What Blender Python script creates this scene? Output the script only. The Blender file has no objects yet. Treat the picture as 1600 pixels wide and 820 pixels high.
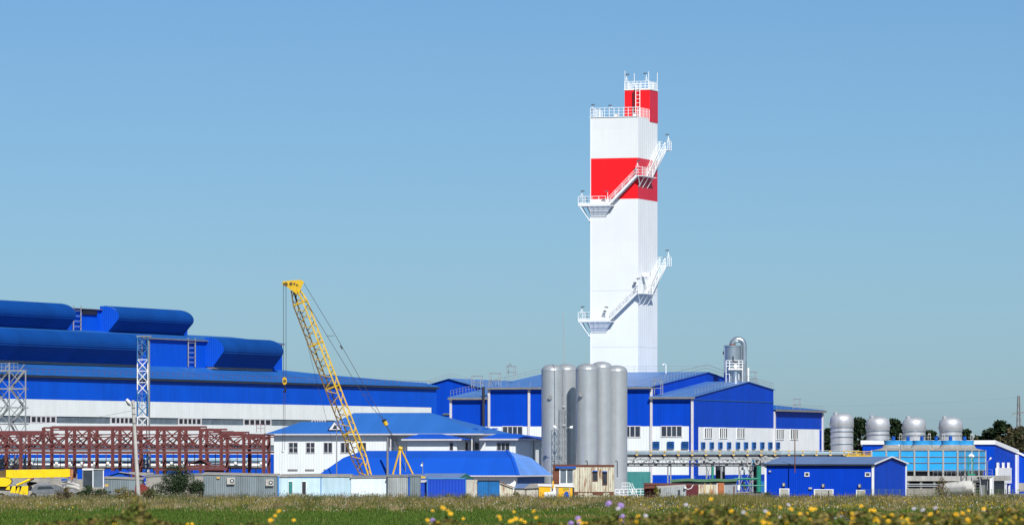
import bpy, math, random
import numpy as np
from mathutils import Vector, Matrix
rnd = random.Random(7)
sc = bpy.context.scene
R = math.radians
# ---------------------------------------------------------------- camera
F = 8000.0; HZ = 708.0; H = 7.3          # focal length in photo pixels, horizon row, eye height
cam = bpy.data.cameras.new('camera'); cam_o = bpy.data.objects.new('camera', cam)
sc.collection.objects.link(cam_o); sc.camera = cam_o
cam_o.location = (0, 0, H); cam_o.rotation_euler = (R(90), 0, 0)
cam.sensor_width = 36; cam.lens = 36 * F / 1600; cam.shift_y = (HZ - 410) / 1600
cam.clip_start = 1; cam.clip_end = 60000
cam.dof.use_dof = True; cam.dof.focus_distance = 880; cam.dof.aperture_fstop = 8.5
# ---------------------------------------------------------------- world and sun
SUN_AZ = 17.0; SUN_EL = 41.0             # to the right of straight behind the camera
w = bpy.data.worlds.new('World'); sc.world = w; w.use_nodes = True
nt = w.node_tree; nt.nodes.clear()
sky = nt.nodes.new('ShaderNodeTexSky'); sky.sky_type = 'NISHITA'; sky.sun_disc = False
sky.sun_elevation = R(SUN_EL); sky.sun_rotation = R(180 - SUN_AZ)
sky.altitude = 2000; sky.air_density = 0.9; sky.dust_density = 2.6; sky.ozone_density = 10
bg = nt.nodes.new('ShaderNodeBackground'); bg.inputs[1].default_value = 0.0765
ow = nt.nodes.new('ShaderNodeOutputWorld')
wb = nt.nodes.new('ShaderNodeVectorMath'); wb.operation = 'MULTIPLY'; wb.inputs[1].default_value = (1.07, 1.10, 1.01)
nt.links.new(sky.outputs[0], wb.inputs[0]); nt.links.new(wb.outputs[0], bg.inputs[0]); nt.links.new(bg.outputs[0], ow.inputs[0])
sl = bpy.data.lights.new('sun', 'SUN'); sl.energy = 4.65; sl.angle = R(0.53); sl.color = (1, .965, .91)
so = bpy.data.objects.new('sun', sl); sc.collection.objects.link(so)
sdir = Vector((math.sin(R(SUN_AZ)) * math.cos(R(SUN_EL)), -math.cos(R(SUN_AZ)) * math.cos(R(SUN_EL)), math.sin(R(SUN_EL))))
so.rotation_euler = sdir.to_track_quat('Z', 'Y').to_euler(); so.location = (50, -50, 200)
sc.view_settings.view_transform = 'Standard'; sc.view_settings.look = 'None'
sc.view_settings.exposure = 0.20; sc.view_settings.gamma = 1
sc.cycles.max_bounces = 5; sc.cycles.diffuse_bounces = 3; sc.cycles.glossy_bounces = 3
sc.cycles.transparent_max_bounces = 6; sc.cycles.transmission_bounces = 2
# ---------------------------------------------------------------- picture-to-place helpers
def X(px, D): return (px - 800) / F * D
def Z(py, D): return H + (HZ - py) / F * D
def P(px, py, D): return Vector((X(px, D), D, Z(py, D)))
TH = 18.6
class Fr:
    """ground frame of a building: origin at pixel column px and distance D, u along its front, s going back"""
    def __init__(f, px, D, ang=TH):
        f.o = Vector((X(px, D), D, 0)); a = R(ang)
        f.u = Vector((math.cos(a), -math.sin(a), 0)); f.s = Vector((math.sin(a), math.cos(a), 0))
    def W(f, a, b, z=0): return f.o + f.u * a + f.s * b + Vector((0, 0, z))
    def a_at(f, px, b=0):
        k = (px - 800) / F; q = f.o + f.s * b
        return (k * q.y - q.x) / (f.u.x - k * f.u.y)
    def b_at(f, px, a=0):
        k = (px - 800) / F; q = f.o + f.u * a
        return (k * q.y - q.x) / (f.s.x - k * f.s.y)
    def z(f, py, a=0, b=0): return Z(py, f.W(a, b).y)
# ---------------------------------------------------------------- mesh builder
class MB:
    def __init__(s): s.v = []; s.f = []
    def add(s, vs, fs):
        n = len(s.v); s.v += [tuple(v) for v in vs]; s.f += [tuple(i + n for i in f) for f in fs]; return s
    def obox(s, o, a, b, c):
        o, a, b, c = Vector(o), Vector(a), Vector(b), Vector(c)
        vs = [o, o + a, o + a + b, o + b, o + c, o + a + c, o + a + b + c, o + b + c]
        return s.add(vs, [(0, 3, 2, 1), (4, 5, 6, 7), (0, 1, 5, 4), (1, 2, 6, 5), (2, 3, 7, 6), (3, 0, 4, 7)])
    def box(s, c, d):
        c = Vector(c); d = Vector(d)
        return s.obox(c - d / 2, (d.x, 0, 0), (0, d.y, 0), (0, 0, d.z))
    def fbox(s, fr, a0, a1, b0, b1, z0, z1):
        return s.obox(fr.W(a0, b0, z0), fr.u * (a1 - a0), fr.s * (b1 - b0), (0, 0, z1 - z0))
    def bar(s, p, q, w, h=None):
        p, q = Vector(p), Vector(q); d = q - p
        if d.length < 1e-6: return s
        d.normalize(); h = h or w
        up = Vector((0, 0, 1)) if abs(d.z) < .95 else Vector((0, 1, 0))
        x = d.cross(up).normalized(); y = x.cross(d)
        return s.obox(p - x * w / 2 - y * h / 2, x * w, y * h, q - p)
    def tube(s, p, q, r, n=8, r2=None, cap=True):
        return s.path([p, q], [r, r if r2 is None else r2], n, cap)
    def path(s, pts, r, n=8, cap=True):
        pts = [Vector(p) for p in pts]; rs = r if isinstance(r, (list, tuple)) else [r] * len(pts)
        vs = []; prev = None
        for i, p in enumerate(pts):
            d = (pts[min(i + 1, len(pts) - 1)] - pts[max(i - 1, 0)]).normalized()
            if prev is None:
                up = Vector((0, 0, 1)) if abs(d.z) < .9 else Vector((1, 0, 0)); x = d.cross(up).normalized()
            else:
                x = (prev - d * prev.dot(d)).normalized()
            prev = x; y = d.cross(x)
            for k in range(n):
                t = 2 * math.pi * k / n; vs.append(p + (x * math.cos(t) + y * math.sin(t)) * rs[i])
        fs = []
        for i in range(len(pts) - 1):
            for k in range(n):
                fs.append((i * n + k, i * n + (k + 1) % n, (i + 1) * n + (k + 1) % n, (i + 1) * n + k))
        if cap: fs += [tuple(range(n))[::-1], tuple((len(pts) - 1) * n + k for k in range(n))]
        return s.add(vs, fs)
    def lathe(s, c, prof, n=24, axis=None):
        c = Vector(c); vs = []; fs = []
        for r, z in prof:
            for k in range(n):
                t = 2 * math.pi * k / n; vs.append(c + Vector((r * math.cos(t), r * math.sin(t), z)))
        for i in range(len(prof) - 1):
            for k in range(n): fs.append((i * n + k, i * n + (k + 1) % n, (i + 1) * n + (k + 1) % n, (i + 1) * n + k))
        fs += [tuple(range(n))[::-1], tuple((len(prof) - 1) * n + k for k in range(n))]
        return s.add(vs, fs)
    def prism(s, poly, ext):
        poly = [Vector(p) for p in poly]; ext = Vector(ext); n = len(poly)
        fs = [tuple(range(n))[::-1], tuple(range(n, 2 * n))] + [(i, (i + 1) % n, n + (i + 1) % n, n + i) for i in range(n)]
        return s.add(poly + [p + ext for p in poly], fs)
    def slab(s, quad, t=.15):
        """thin plate: polygon thickened downwards"""
        return s.prism([Vector(p) - Vector((0, 0, t)) for p in quad], (0, 0, t))
    def build(s, name, m, parent=None, smooth=False):
        me = bpy.data.meshes.new(name)
        off = parent_loc(parent) if parent else (Vector(s.v[0]) if s.v else Vector((0, 0, 0)))
        if not parent:
            xs = np.array(s.v); off = Vector(((xs[:, 0].min() + xs[:, 0].max()) / 2, (xs[:, 1].min() + xs[:, 1].max()) / 2, xs[:, 2].min()))
        me.from_pydata([(v[0] - off[0], v[1] - off[1], v[2] - off[2]) for v in s.v], [], s.f)
        me.materials.append(m)
        if smooth:
            me.polygons.foreach_set('use_smooth', [True] * len(me.polygons))
            try: me.set_sharp_from_angle(angle=R(38))
            except Exception: pass
        o = bpy.data.objects.new(name, me); sc.collection.objects.link(o)
        if parent: o.parent = parent
        else: o.location = off
        return o
def parent_loc(p):
    v = Vector((0, 0, 0))
    while p: v = v + p.location; p = p.parent
    return v
def thing(name, label, cat, loc, group=None):
    o = bpy.data.objects.new(name, None); sc.collection.objects.link(o); o.location = loc
    o.empty_display_size = .5; o['label'] = label; o['category'] = cat
    if group: o['group'] = group
    return o
def tag(o, label, cat, group=None, kind=None):
    o['label'] = label; o['category'] = cat
    if group: o['group'] = group
    if kind: o['kind'] = kind
    return o
def dup(o, dx, label=None, parent=None):
    c = o.copy(); sc.collection.objects.link(c)
    if parent is not None: c.parent = parent
    else: c.location = o.location + Vector(dx)
    if label: c['label'] = label
    for ch in list(o.children): dup(ch, None, None, c)
    return c
# ---------------------------------------------------------------- materials
def M(name, col, rough=.55, metal=0.0, var=.08, scale=.35, ribs=None, panel=None, streak=0.0, dirt=None, dirt_amt=.0, spec=.35, bump=0.0, emit=None):
    m = bpy.data.materials.new(name); m.use_nodes = True; t = m.node_tree; N = t.nodes; L = t.links
    b = N['Principled BSDF']; b.inputs['Roughness'].default_value = rough; b.inputs['Metallic'].default_value = metal
    b.inputs['Specular IOR Level'].default_value = spec
    g = N.new('ShaderNodeNewGeometry')
    cur = None
    rgb = N.new('ShaderNodeRGB'); rgb.outputs[0].default_value = (*col, 1); cur = rgb.outputs[0]
    def mul(a, fac_socket, lo, hi):
        mr = N.new('ShaderNodeMapRange'); L.new(fac_socket, mr.inputs[0])
        mr.inputs[1].default_value = .3; mr.inputs[2].default_value = .7
        mr.inputs[3].default_value = lo; mr.inputs[4].default_value = hi
        vm = N.new('ShaderNodeVectorMath'); vm.operation = 'SCALE'; L.new(a, vm.inputs[0]); L.new(mr.outputs[0], vm.inputs['Scale'])
        return vm.outputs[0]
    nz = N.new('ShaderNodeTexNoise'); nz.inputs['Scale'].default_value = scale; nz.inputs['Detail'].default_value = 6
    nz.inputs['Roughness'].default_value = .62
    L.new(g.outputs['Position'], nz.inputs['Vector'])
    if var: cur = mul(cur, nz.outputs['Fac'], 1 - var, 1 + var)
    if streak:
        mp = N.new('ShaderNodeMapping'); mp.inputs['Scale'].default_value = (1.4, 1.4, .09); L.new(g.outputs['Position'], mp.inputs[0])
        n2 = N.new('ShaderNodeTexNoise'); n2.inputs['Scale'].default_value = 1.0; n2.inputs['Detail'].default_value = 4
        L.new(mp.outputs[0], n2.inputs['Vector']); cur = mul(cur, n2.outputs['Fac'], 1 - streak, 1 + streak * .6)
    if panel:
        d = N.new('ShaderNodeVectorMath'); d.operation = 'DOT_PRODUCT'; L.new(g.outputs['Position'], d.inputs[0]); d.inputs[1].default_value = Vector(panel[0]) / panel[1]
        fl = N.new('ShaderNodeMath'); fl.operation = 'FLOOR'; L.new(d.outputs['Value'], fl.inputs[0])
        wn = N.new('ShaderNodeTexWhiteNoise'); wn.noise_dimensions = '1D'; L.new(fl.outputs[0], wn.inputs['W'])
        cur = mul(cur, wn.outputs['Value'], 1 - panel[2], 1 + panel[2])
    if dirt:
        mp = N.new('ShaderNodeMapping'); mp.inputs['Scale'].default_value = (1.1, 1.1, .22); L.new(g.outputs['Position'], mp.inputs[0])
        n3 = N.new('ShaderNodeTexNoise'); n3.inputs['Scale'].default_value = 1.6; n3.inputs['Detail'].default_value = 8; n3.inputs['Roughness'].default_value = .7
        L.new(mp.outputs[0], n3.inputs['Vector'])
        mr = N.new('ShaderNodeMapRange'); L.new(n3.outputs['Fac'], mr.inputs[0])
        mr.inputs[1].default_value = .62 - dirt_amt * .25; mr.inputs[2].default_value = .74 - dirt_amt * .2
        mx = N.new('ShaderNodeMix'); mx.data_type = 'RGBA'; L.new(mr.outputs[0], mx.inputs[0]); L.new(cur, mx.inputs[6]); mx.inputs[7].default_value = (*dirt, 1)
        cur = mx.outputs[2]
    L.new(cur, b.inputs['Base Color'])
    hs = None
    if ribs:
        d = N.new('ShaderNodeVectorMath'); d.operation = 'DOT_PRODUCT'; L.new(g.outputs['Position'], d.inputs[0]); d.inputs[1].default_value = Vector(ribs[0]) * (2 * math.pi / ribs[1])
        sn = N.new('ShaderNodeMath'); sn.operation = 'SINE'; L.new(d.outputs['Value'], sn.inputs[0])
        bp = N.new('ShaderNodeBump'); bp.inputs['Strength'].default_value = ribs[2]; bp.inputs['Distance'].default_value = ribs[1] * .12
        L.new(sn.outputs[0], bp.inputs['Height']); L.new(bp.outputs[0], b.inputs['Normal'])
    elif bump:
        n4 = N.new('ShaderNodeTexNoise'); n4.inputs['Scale'].default_value = scale * 6; L.new(g.outputs['Position'], n4.inputs['Vector'])
        bp = N.new('ShaderNodeBump'); bp.inputs['Strength'].default_value = bump; bp.inputs['Distance'].default_value = .15
        L.new(n4.outputs['Fac'], bp.inputs['Height']); L.new(bp.outputs[0], b.inputs['Normal'])
    return m
def Mattr(name, rough=.7, trans=0.25, spec=.15):
    m = bpy.data.materials.new(name); m.use_nodes = True; t = m.node_tree
    a = t.nodes.new('ShaderNodeAttribute'); a.attribute_name = 'Col'
    b = t.nodes['Principled BSDF']; b.inputs['Roughness'].default_value = rough; b.inputs['Specular IOR Level'].default_value = spec
    t.links.new(a.outputs[0], b.inputs['Base Color'])
    if trans:
        tr = t.nodes.new('ShaderNodeBsdfTranslucent'); t.links.new(a.outputs[0], tr.inputs[0])
        mx = t.nodes.new('ShaderNodeMixShader'); mx.inputs[0].default_value = trans
        t.links.new(b.outputs[0], mx.inputs[1]); t.links.new(tr.outputs[0], mx.inputs[2])
        t.links.new(mx.outputs[0], t.nodes['Material Output'].inputs[0])
    return m
f0 = Fr(1000, 950); U = f0.u; S = f0.s
ML_ANG = 22.5
mlf = Fr(0, 950, ML_ANG)
BLUE = (.001, .056, .50)
m_blue_f = M('blue_cladding', BLUE, .55, var=.05, ribs=(U, .55, .14), panel=(U, 2.2, .035), streak=.08, spec=.12)
m_blue_s = M('blue_cladding_side', BLUE, .55, var=.05, ribs=(S, .55, .14), panel=(S, 2.2, .035), streak=.08, spec=.12)
m_blue_m = M('blue_cladding_mill', (.002, .085, .60), .55, var=.05, ribs=(mlf.s, .8, .1), panel=(mlf.s, 3.2, .035), streak=.07, spec=.12)  # paler than BLUE: side-face lighting put into the colour
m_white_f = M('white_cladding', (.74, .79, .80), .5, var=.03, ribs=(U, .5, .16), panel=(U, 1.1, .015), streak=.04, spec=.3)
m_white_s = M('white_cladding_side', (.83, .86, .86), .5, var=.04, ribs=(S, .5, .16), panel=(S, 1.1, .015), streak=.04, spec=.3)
m_white_m = M('white_cladding_mill', (.78, .83, .82), .5, var=.04, ribs=(mlf.s, .8, .12), panel=(mlf.s, 1.6, .015), streak=.04, spec=.3)
m_roof = M('blue_roof_sky_sheen', (.075, .19, .46), .42, var=.10, scale=.12, ribs=(U, .9, .25), panel=(U, 1.8, .05), spec=.4)  # pale greyish tone: glossy sky reflection put into the roof colour
m_roof_m = M('mill_roof', (.02, .125, .42), .42, var=.1, scale=.1, ribs=(mlf.s, .9, .25), panel=(mlf.s, 2.2, .05), spec=.3)  # lightened blue: grazing reflection on the mill roof put into the colour
m_roof_o = M('office_roof', (.028, .135, .44), .45, var=.06, scale=.15, ribs=(U, .4, .2), panel=(U, 1.2, .03), spec=.25)
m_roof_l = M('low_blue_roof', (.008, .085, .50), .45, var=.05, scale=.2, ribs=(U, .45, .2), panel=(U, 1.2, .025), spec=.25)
m_roof_ls = M('low_blue_roof_side', (.11, .28, .72), .35, var=.06, scale=.3, ribs=(S, 1.1, .8), panel=(S, 1.1, .08), spec=.5)  # metallic glare of the right-hand slopes put into the colour
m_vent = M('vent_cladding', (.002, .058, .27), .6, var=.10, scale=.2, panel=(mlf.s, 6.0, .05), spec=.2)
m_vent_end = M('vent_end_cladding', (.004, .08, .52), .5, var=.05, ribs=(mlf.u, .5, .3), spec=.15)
m_trim = M('white_trim', (.60, .59, .61), .5, var=.08, scale=1.2, streak=.08)
m_gutter = M('grey_gutter', (.20, .20, .20), .6, var=.15, scale=1)
m_dark = M('dark_edge', (.025, .03, .045), .6, var=.15)
m_glass = M('dark_glass', (.035, .045, .06), .12, var=.5, scale=.5, spec=.7)
m_glass_g = M('grey_glazing', (.13, .165, .20), .28, var=.25, scale=.4, spec=.5, streak=.15)
m_slot = M('dark_slot', (.02, .022, .028), .5, var=.2)
m_louvre = M('louvre_blue', (.015, .10, .33), .5, var=.1, scale=1)
m_steel = M('galvanised_steel', (.29, .31, .32), .45, .3, var=.15, scale=1.2, streak=.1)
m_steel_d = M('dull_steel', (.24, .25, .26), .55, .2, var=.2, scale=1.0)
m_blue_t = M('blue_gloss_paint', (.01, .09, .42), .4, var=.15, scale=1)
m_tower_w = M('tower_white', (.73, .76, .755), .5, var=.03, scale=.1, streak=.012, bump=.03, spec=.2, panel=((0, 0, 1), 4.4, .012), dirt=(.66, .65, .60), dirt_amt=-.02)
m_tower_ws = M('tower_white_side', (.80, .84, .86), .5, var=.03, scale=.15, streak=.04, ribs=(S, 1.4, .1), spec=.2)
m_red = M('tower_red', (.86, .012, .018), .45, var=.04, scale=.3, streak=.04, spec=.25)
m_red_s = M('tower_red_side', (.66, .022, .05), .45, var=.05, scale=.3, streak=.08, spec=.25)  # duller copy of the red: side shade and haze put into the colour
m_rstw = M('rack_steel', (.36, .37, .37), .55, .1, var=.2, scale=1.2, streak=.1)
m_wsteel = M('white_painted_steel', (.78, .80, .80), .5, var=.06, scale=1.5)
m_lampd = M('lamp_housing', (.09, .10, .11), .5)
m_alu = M('silo_aluminium', (.50, .53, .54), .34, .5, var=.07, scale=.5, streak=.05, spec=.5)
m_alub = M('bright_tank_cladding', (.52, .54, .56), .52, .5, var=.10, scale=.5, streak=.12, spec=.5)
m_alus = M('stack_cladding', (.50, .56, .60), .28, .8, var=.12, scale=.8, streak=.1, spec=.5)
m_rstl = M('red_oxide_steel', (.135, .036, .036), .65, var=.22, scale=.8, streak=.12)
m_yel = M('crane_yellow', (.64, .41, .02), .45, var=.16, scale=1.1, dirt=(.10, .05, .03), dirt_amt=.05)
m_yelt = M('truck_yellow', (.82, .58, .01), .4, var=.1, scale=1.0, dirt=(.16, .07, .03), dirt_amt=.08)
m_yeld = M('shaded_dirty_crane_paint', (.13, .08, .025), .6, var=.2, scale=1)  # dark tone for shade painted onto far boom steel, and for dirty parts
m_rope = M('wire_rope', (.05, .05, .055), .6)
m_black = M('black_rubber', (.015, .015, .017), .8)
m_conc = M('concrete', (.31, .295, .265), .85, var=.18, scale=.7, streak=.15, bump=.3)
m_concl = M('pale_concrete', (.44, .43, .40), .85, var=.15, scale=.6, streak=.2, bump=.3)
m_cool = M('cooling_panel', (.03, .38, .78), .4, var=.08, scale=.5, streak=.07, spec=.4)
m_coolr = M('fan_ring_blue', (.03, .30, .66), .4, var=.1, scale=.8, spec=.4)
m_gcor = M('grey_corrugated', (.22, .27, .29), .5, .2, var=.12, scale=.6, ribs=((1, 0, 0), .36, .9), panel=((1, 0, 0), 1.1, .08), streak=.14)
m_gcor2 = M('light_corrugated', (.42, .45, .45), .5, .2, var=.12, scale=.6, ribs=((1, 0, 0), .3, .9), panel=((1, 0, 0), .9, .08), streak=.18, dirt=(.2, .12, .07), dirt_amt=.02)
m_lblue = M('pale_blue_paint', (.50, .66, .72), .6, var=.06, scale=.8, streak=.1, dirt=(.36, .42, .44), dirt_amt=.12)
m_rust = M('rusty_cream_metal', (.60, .57, .44), .65, var=.12, scale=.7, ribs=((1, 0, 0), .4, .8), streak=.15, dirt=(.24, .085, .03), dirt_amt=.42)
m_rust2 = M('rust', (.14, .05, .03), .8, var=.25, scale=.9)
m_rusto = M('orange_rust', (.36, .13, .05), .8, var=.25, scale=1.2, dirt=(.45, .38, .3), dirt_amt=.3)
m_maroon = M('maroon_paint', (.10, .012, .02), .6, var=.2, scale=.7)
m_green = M('green_tarp', (.035, .20, .20), .6, var=.12, scale=.5, streak=.15)
m_gpipe = M('green_pipe_paint', (.02, .22, .15), .45, var=.15, scale=.8)
m_groof = M('mossy_green_roof', (.09, .20, .10), .8, var=.25, scale=1.2)
m_cyan = M('sea_blue_gate', (.015, .15, .42), .5, var=.12, scale=1, ribs=((1, 0, 0), .3, .8), streak=.15)
m_wwall = M('weathered_wall', (.46, .44, .38), .8, var=.16, scale=.8, dirt=(.22, .12, .08), dirt_amt=.3)
m_yel2 = M('booth_yellow', (.80, .42, .01), .5, var=.08, dirt=(.5, .34, .1), dirt_amt=.1)
m_wht = M('white_paint', (.78, .79, .79), .5, var=.05, scale=1)
m_pipeb = M('blue_grey_pipe', (.16, .26, .34), .4, .4, var=.15, scale=.8)
m_pipew = M('insulated_pipe', (.50, .52, .52), .4, .5, var=.15, scale=.8)
m_brass = M('yellow_bracket', (.55, .36, .10), .6, var=.2, scale=2)
m_tyre = m_black
m_bark = M('bark', (.075, .06, .045), .9, var=.3, scale=3)
m_leaf = Mattr('leaves', .6, .2)
m_grass = Mattr('grass_blades', .9, .25, .03)
m_petal = M('yellow_petal', (.74, .44, .006), .6, var=.15, scale=30)
m_petalp = M('purple_petal', (.36, .24, .55), .6, var=.1, scale=30)
m_petalw = M('white_petal', (.42, .44, .52), .6, var=.1, scale=30)
m_trimb = M('light_blue_trim', (.06, .22, .55), .5, var=.1)
m_disc = M('flower_disc', (.45, .19, .02), .8, var=.2, scale=60)
m_stem = M('plant_stem', (.10, .15, .05), .7, var=.2, scale=20)
# ---------------------------------------------------------------- ground
def soil():
    m = bpy.data.materials.new('field_soil'); m.use_nodes = True; t = m.node_tree; N = t.nodes; L = t.links
    b = N['Principled BSDF']; b.inputs['Roughness'].default_value = .95; b.inputs['Specular IOR Level'].default_value = .1
    g = N.new('ShaderNodeNewGeometry'); nz = N.new('ShaderNodeTexNoise'); nz.inputs['Scale'].default_value = .12; nz.inputs['Detail'].default_value = 8
    L.new(g.outputs['Position'], nz.inputs['Vector']); cr = N.new('ShaderNodeValToRGB')
    cr.color_ramp.elements[0].color = (.045, .065, .022, 1); cr.color_ramp.elements[1].color = (.16, .14, .07, 1)
    cr.color_ramp.elements[0].position = .35; cr.color_ramp.elements[1].position = .68
    L.new(nz.outputs['Fac'], cr.inputs[0]); L.new(cr.outputs[0], b.inputs['Base Color']); return m
BANK = H - 1.35
def gz(x, y):
    base = BANK + .18 * math.sin(x * .35 + 1) * math.sin(y * .2) if y < 62 else BANK
    if y < 62: return base
    if y < 150:
        t = (y - 62) / 88; t = t * t * (3 - 2 * t); return base * (1 - t)
    return 0.0
ys = [-3000, -800, -200, -60, -20, 0] + list(range(4, 64, 3)) + list(range(66, 152, 6)) + [200, 300, 400, 500, 600, 700, 780, 900, 1200, 1600, 2500, 5000, 12000, 40000]
xs = [-30000, -8000, -2000, -600, -250, -120, -60, -30] + list(range(-24, 25, 3)) + [30, 60, 120, 250, 600, 2000, 8000, 30000]
g_ = MB()
for y in ys:
    for x in xs: g_.v.append((x, y, gz(x, y) if -250 < x < 250 or y > 62 else gz(0, y)))
nx = len(xs)
for j in range(len(ys) - 1):
    for i in range(nx - 1): g_.f.append((j * nx + i, j * nx + i + 1, (j + 1) * nx + i + 1, (j + 1) * nx + i))
gro = g_.build('ground', soil(), None, True); gro['kind'] = 'structure'
m_yard = M('yard_gravel', (.22, .20, .17), .95, var=.25, scale=.3, bump=.4)
yd = MB(); yd.slab([(-420, 812, .02), (420, 812, .02), (420, 1500, .02), (-420, 1500, .02)], .015)
yo = yd.build('yard_pavement', m_yard); yo['kind'] = 'structure'
# ================================================================ buildings
def ebox(root, name, m, fr, *a, lab=None):
    o = MB().fbox(fr, *a).build(name, m, root)
    if lab: o['label'] = lab
    return o
def window(root, fr, face, c0, c1, z0, z1, n, const=0.0, frame_m=None, pane_m=None, bar=.16, mid=False, name='window', ob=None, om=None):
    """window on the front (face 'f': b=const) or right side (face 's': a=const) of a frame"""
    frame_m = frame_m or m_trim; pane_m = pane_m or m_glass
    fb = MB(); ob = ob or bar
    def bx(mb, p0, p1, q0, q1, t0, t1):
        if face == 'f': mb.fbox(fr, p0, p1, const - t1, const - t0, q0, q1)
        else: mb.fbox(fr, const + t0, const + t1, p0, p1, q0, q1)
    sg = 1 if c1 > c0 else -1
    bx(fb, c0 - ob, c1 + ob, z1, z1 + ob, .003, .12); bx(fb, c0 - ob, c1 + ob, z0 - ob, z0, .003, .12)
    wn = (c1 - c0) / n
    for i in range(n + 1):
        x = c0 + i * wn; bx(fb, x - bar / 2 if 0 < i < n else (x - ob if i == 0 else x), x + bar / 2 if 0 < i < n else (x if i == 0 else x + ob), z0, z1, .003, .10)
    if mid: bx(fb, c0, c1, (z0 + z1) / 2 - bar / 3, (z0 + z1) / 2 + bar / 3, .003, .09)
    wo = fb.build(name, frame_m, root)
    for i in range(n):
        pb = MB(); a0 = c0 + i * wn + (bar / 2 if i else 0); a1 = c0 + (i + 1) * wn - (bar / 2 if i < n - 1 else 0)
        bx(pb, a0, a1, z0, z1, .003, .035); pb.build('pane', pane_m, wo)
    return wo
def louvre(root, fr, face, c0, c1, z0, z1, const=0.0, n=4):
    def bx(mb, p0, p1, q0, q1, t0, t1):
        if face == 'f': mb.fbox(fr, p0, p1, const - t1, const - t0, q0, q1)
        else: mb.fbox(fr, const + t0, const + t1, p0, p1, q0, q1)
    f = MB(); t = .12
    bx(f, c0, c1, z0, z0 + t, .003, .3); bx(f, c0, c1, z1 - t, z1, .003, .3); bx(f, c0, c0 + t, z0 + t, z1 - t, .003, .3); bx(f, c1 - t, c1, z0 + t, z1 - t, .003, .3)
    o = f.build('vent_louvre', m_louvre, root)
    b = MB(); bx(b, c0 + t, c1 - t, z0 + t, z1 - t, .003, .05); b.build('backing', m_slot, o)
    h = (z1 - z0 - 2 * t) / n
    sm = MB()
    for i in range(n): bx(sm, c0 + t, c1 - t, z0 + t + i * h, z0 + t + i * h + h * .55, .08, .24)
    sm.build('louvre_blades', m_louvre, o); o.children[-1]['kind'] = 'stuff'
    return o
def rail(name, m, parent, pts, h=1.1, t=.07, step=1.6, mids=1):
    mb = MB(); pts = [Vector(p) for p in pts]
    for p, q in zip(pts, pts[1:]):
        n = max(1, round((q - p).length / step)); up = Vector((0, 0, h))
        for i in range(n + 1):
            if i == n and q is not pts[-1]: continue
            b = p.lerp(q, i / n); mb.bar(b, b + up, t)
        mb.bar(p + up, q + up, t)
        for k in range(mids): mb.bar(p + up * (k + 1) / (mids + 1), q + up * (k + 1) / (mids + 1), t * .8)
    return mb.build(name, m, parent)
def access_frame(parent, fr, a, b, z, w=3.2, h=2.6, hoop=False):
    mb = MB()
    for dx in (0, w):
        for dy in (0, 1.2): mb.bar(fr.W(a + dx, b + dy, z), fr.W(a + dx, b + dy, z + h), .12)
    for zz in (z + h * .45, z + h):
        mb.bar(fr.W(a, b, zz), fr.W(a + w, b, zz), .12); mb.bar(fr.W(a, b + 1.2, zz), fr.W(a + w, b + 1.2, zz), .12)
        mb.bar(fr.W(a, b, zz), fr.W(a, b + 1.2, zz), .1); mb.bar(fr.W(a + w, b, zz), fr.W(a + w, b + 1.2, zz), .1)
    if hoop: mb.bar(fr.W(a + w * .2, b, z + h), fr.W(a + w * .5, b, z + h + .5), .12); mb.bar(fr.W(a + w * .5, b, z + h + .5), fr.W(a + w * .8, b, z + h), .12)
    return mb.build('roof_access_frame', m_steel, parent)

# ---------------- central hall block (B), its left bay (A), right bay (C) and right wing (D)
B = Fr(764, 962)
aA0 = B.a_at(704); aB1 = B.a_at(1018); aC1 = B.a_at(1085)
zB_e = B.z(604.5, 0, 0); zw = B.z(666, 0, 0)
def gable_hall(name, label, fr, a0, a1, b1, zlow, zeave, zridge, br, zback, m_lo=m_white_f):
    root = thing(name, label, 'industrial hall', fr.W((a0 + a1) / 2, 0, 0))
    MB().fbox(fr, a0, a1, 0, b1, 0, zlow).build('lower_wall', m_lo, root)
    MB().prism([fr.W(a0, 0, zlow + .003), fr.W(a0, b1, zlow + .003), fr.W(a0, b1, zback), fr.W(a0, br, zridge), fr.W(a0, 0, zeave)], fr.u * (a1 - a0)).build('upper_wall', m_blue_f, root)
    MB().slab([fr.W(a0 - .3, -.6, zeave + .1 - .6 * (zridge - zeave) / br), fr.W(a1 + .3, -.6, zeave + .1 - .6 * (zridge - zeave) / br), fr.W(a1 + .3, br, zridge + .12), fr.W(a0 - .3, br, zridge + .12)], .12).build('front_roof', m_roof, root)
    MB().slab([fr.W(a0 - .3, br + .003, zridge + .12), fr.W(a1 + .3, br + .003, zridge + .12), fr.W(a1 + .3, b1 + .5, zback + .1), fr.W(a0 - .3, b1 + .5, zback + .1)], .12).build('back_roof', m_roof, root)
    MB().fbox(fr, a0 - .3, a1 + .3, -.85, -.62, zeave - .45, zeave - .08).build('gutter', m_gutter, root)
    return root
bR = B.b_at(1105, aB1); bBk = bR * 2
zB_r = B.z(581.5, aB1, bR)
hB = gable_hall('main_hall', 'large blue and white cladded hall behind the grey silos with four paned windows', B, 0, aB1, bBk, zw, zB_e, zB_r, bR, zB_e)
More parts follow.
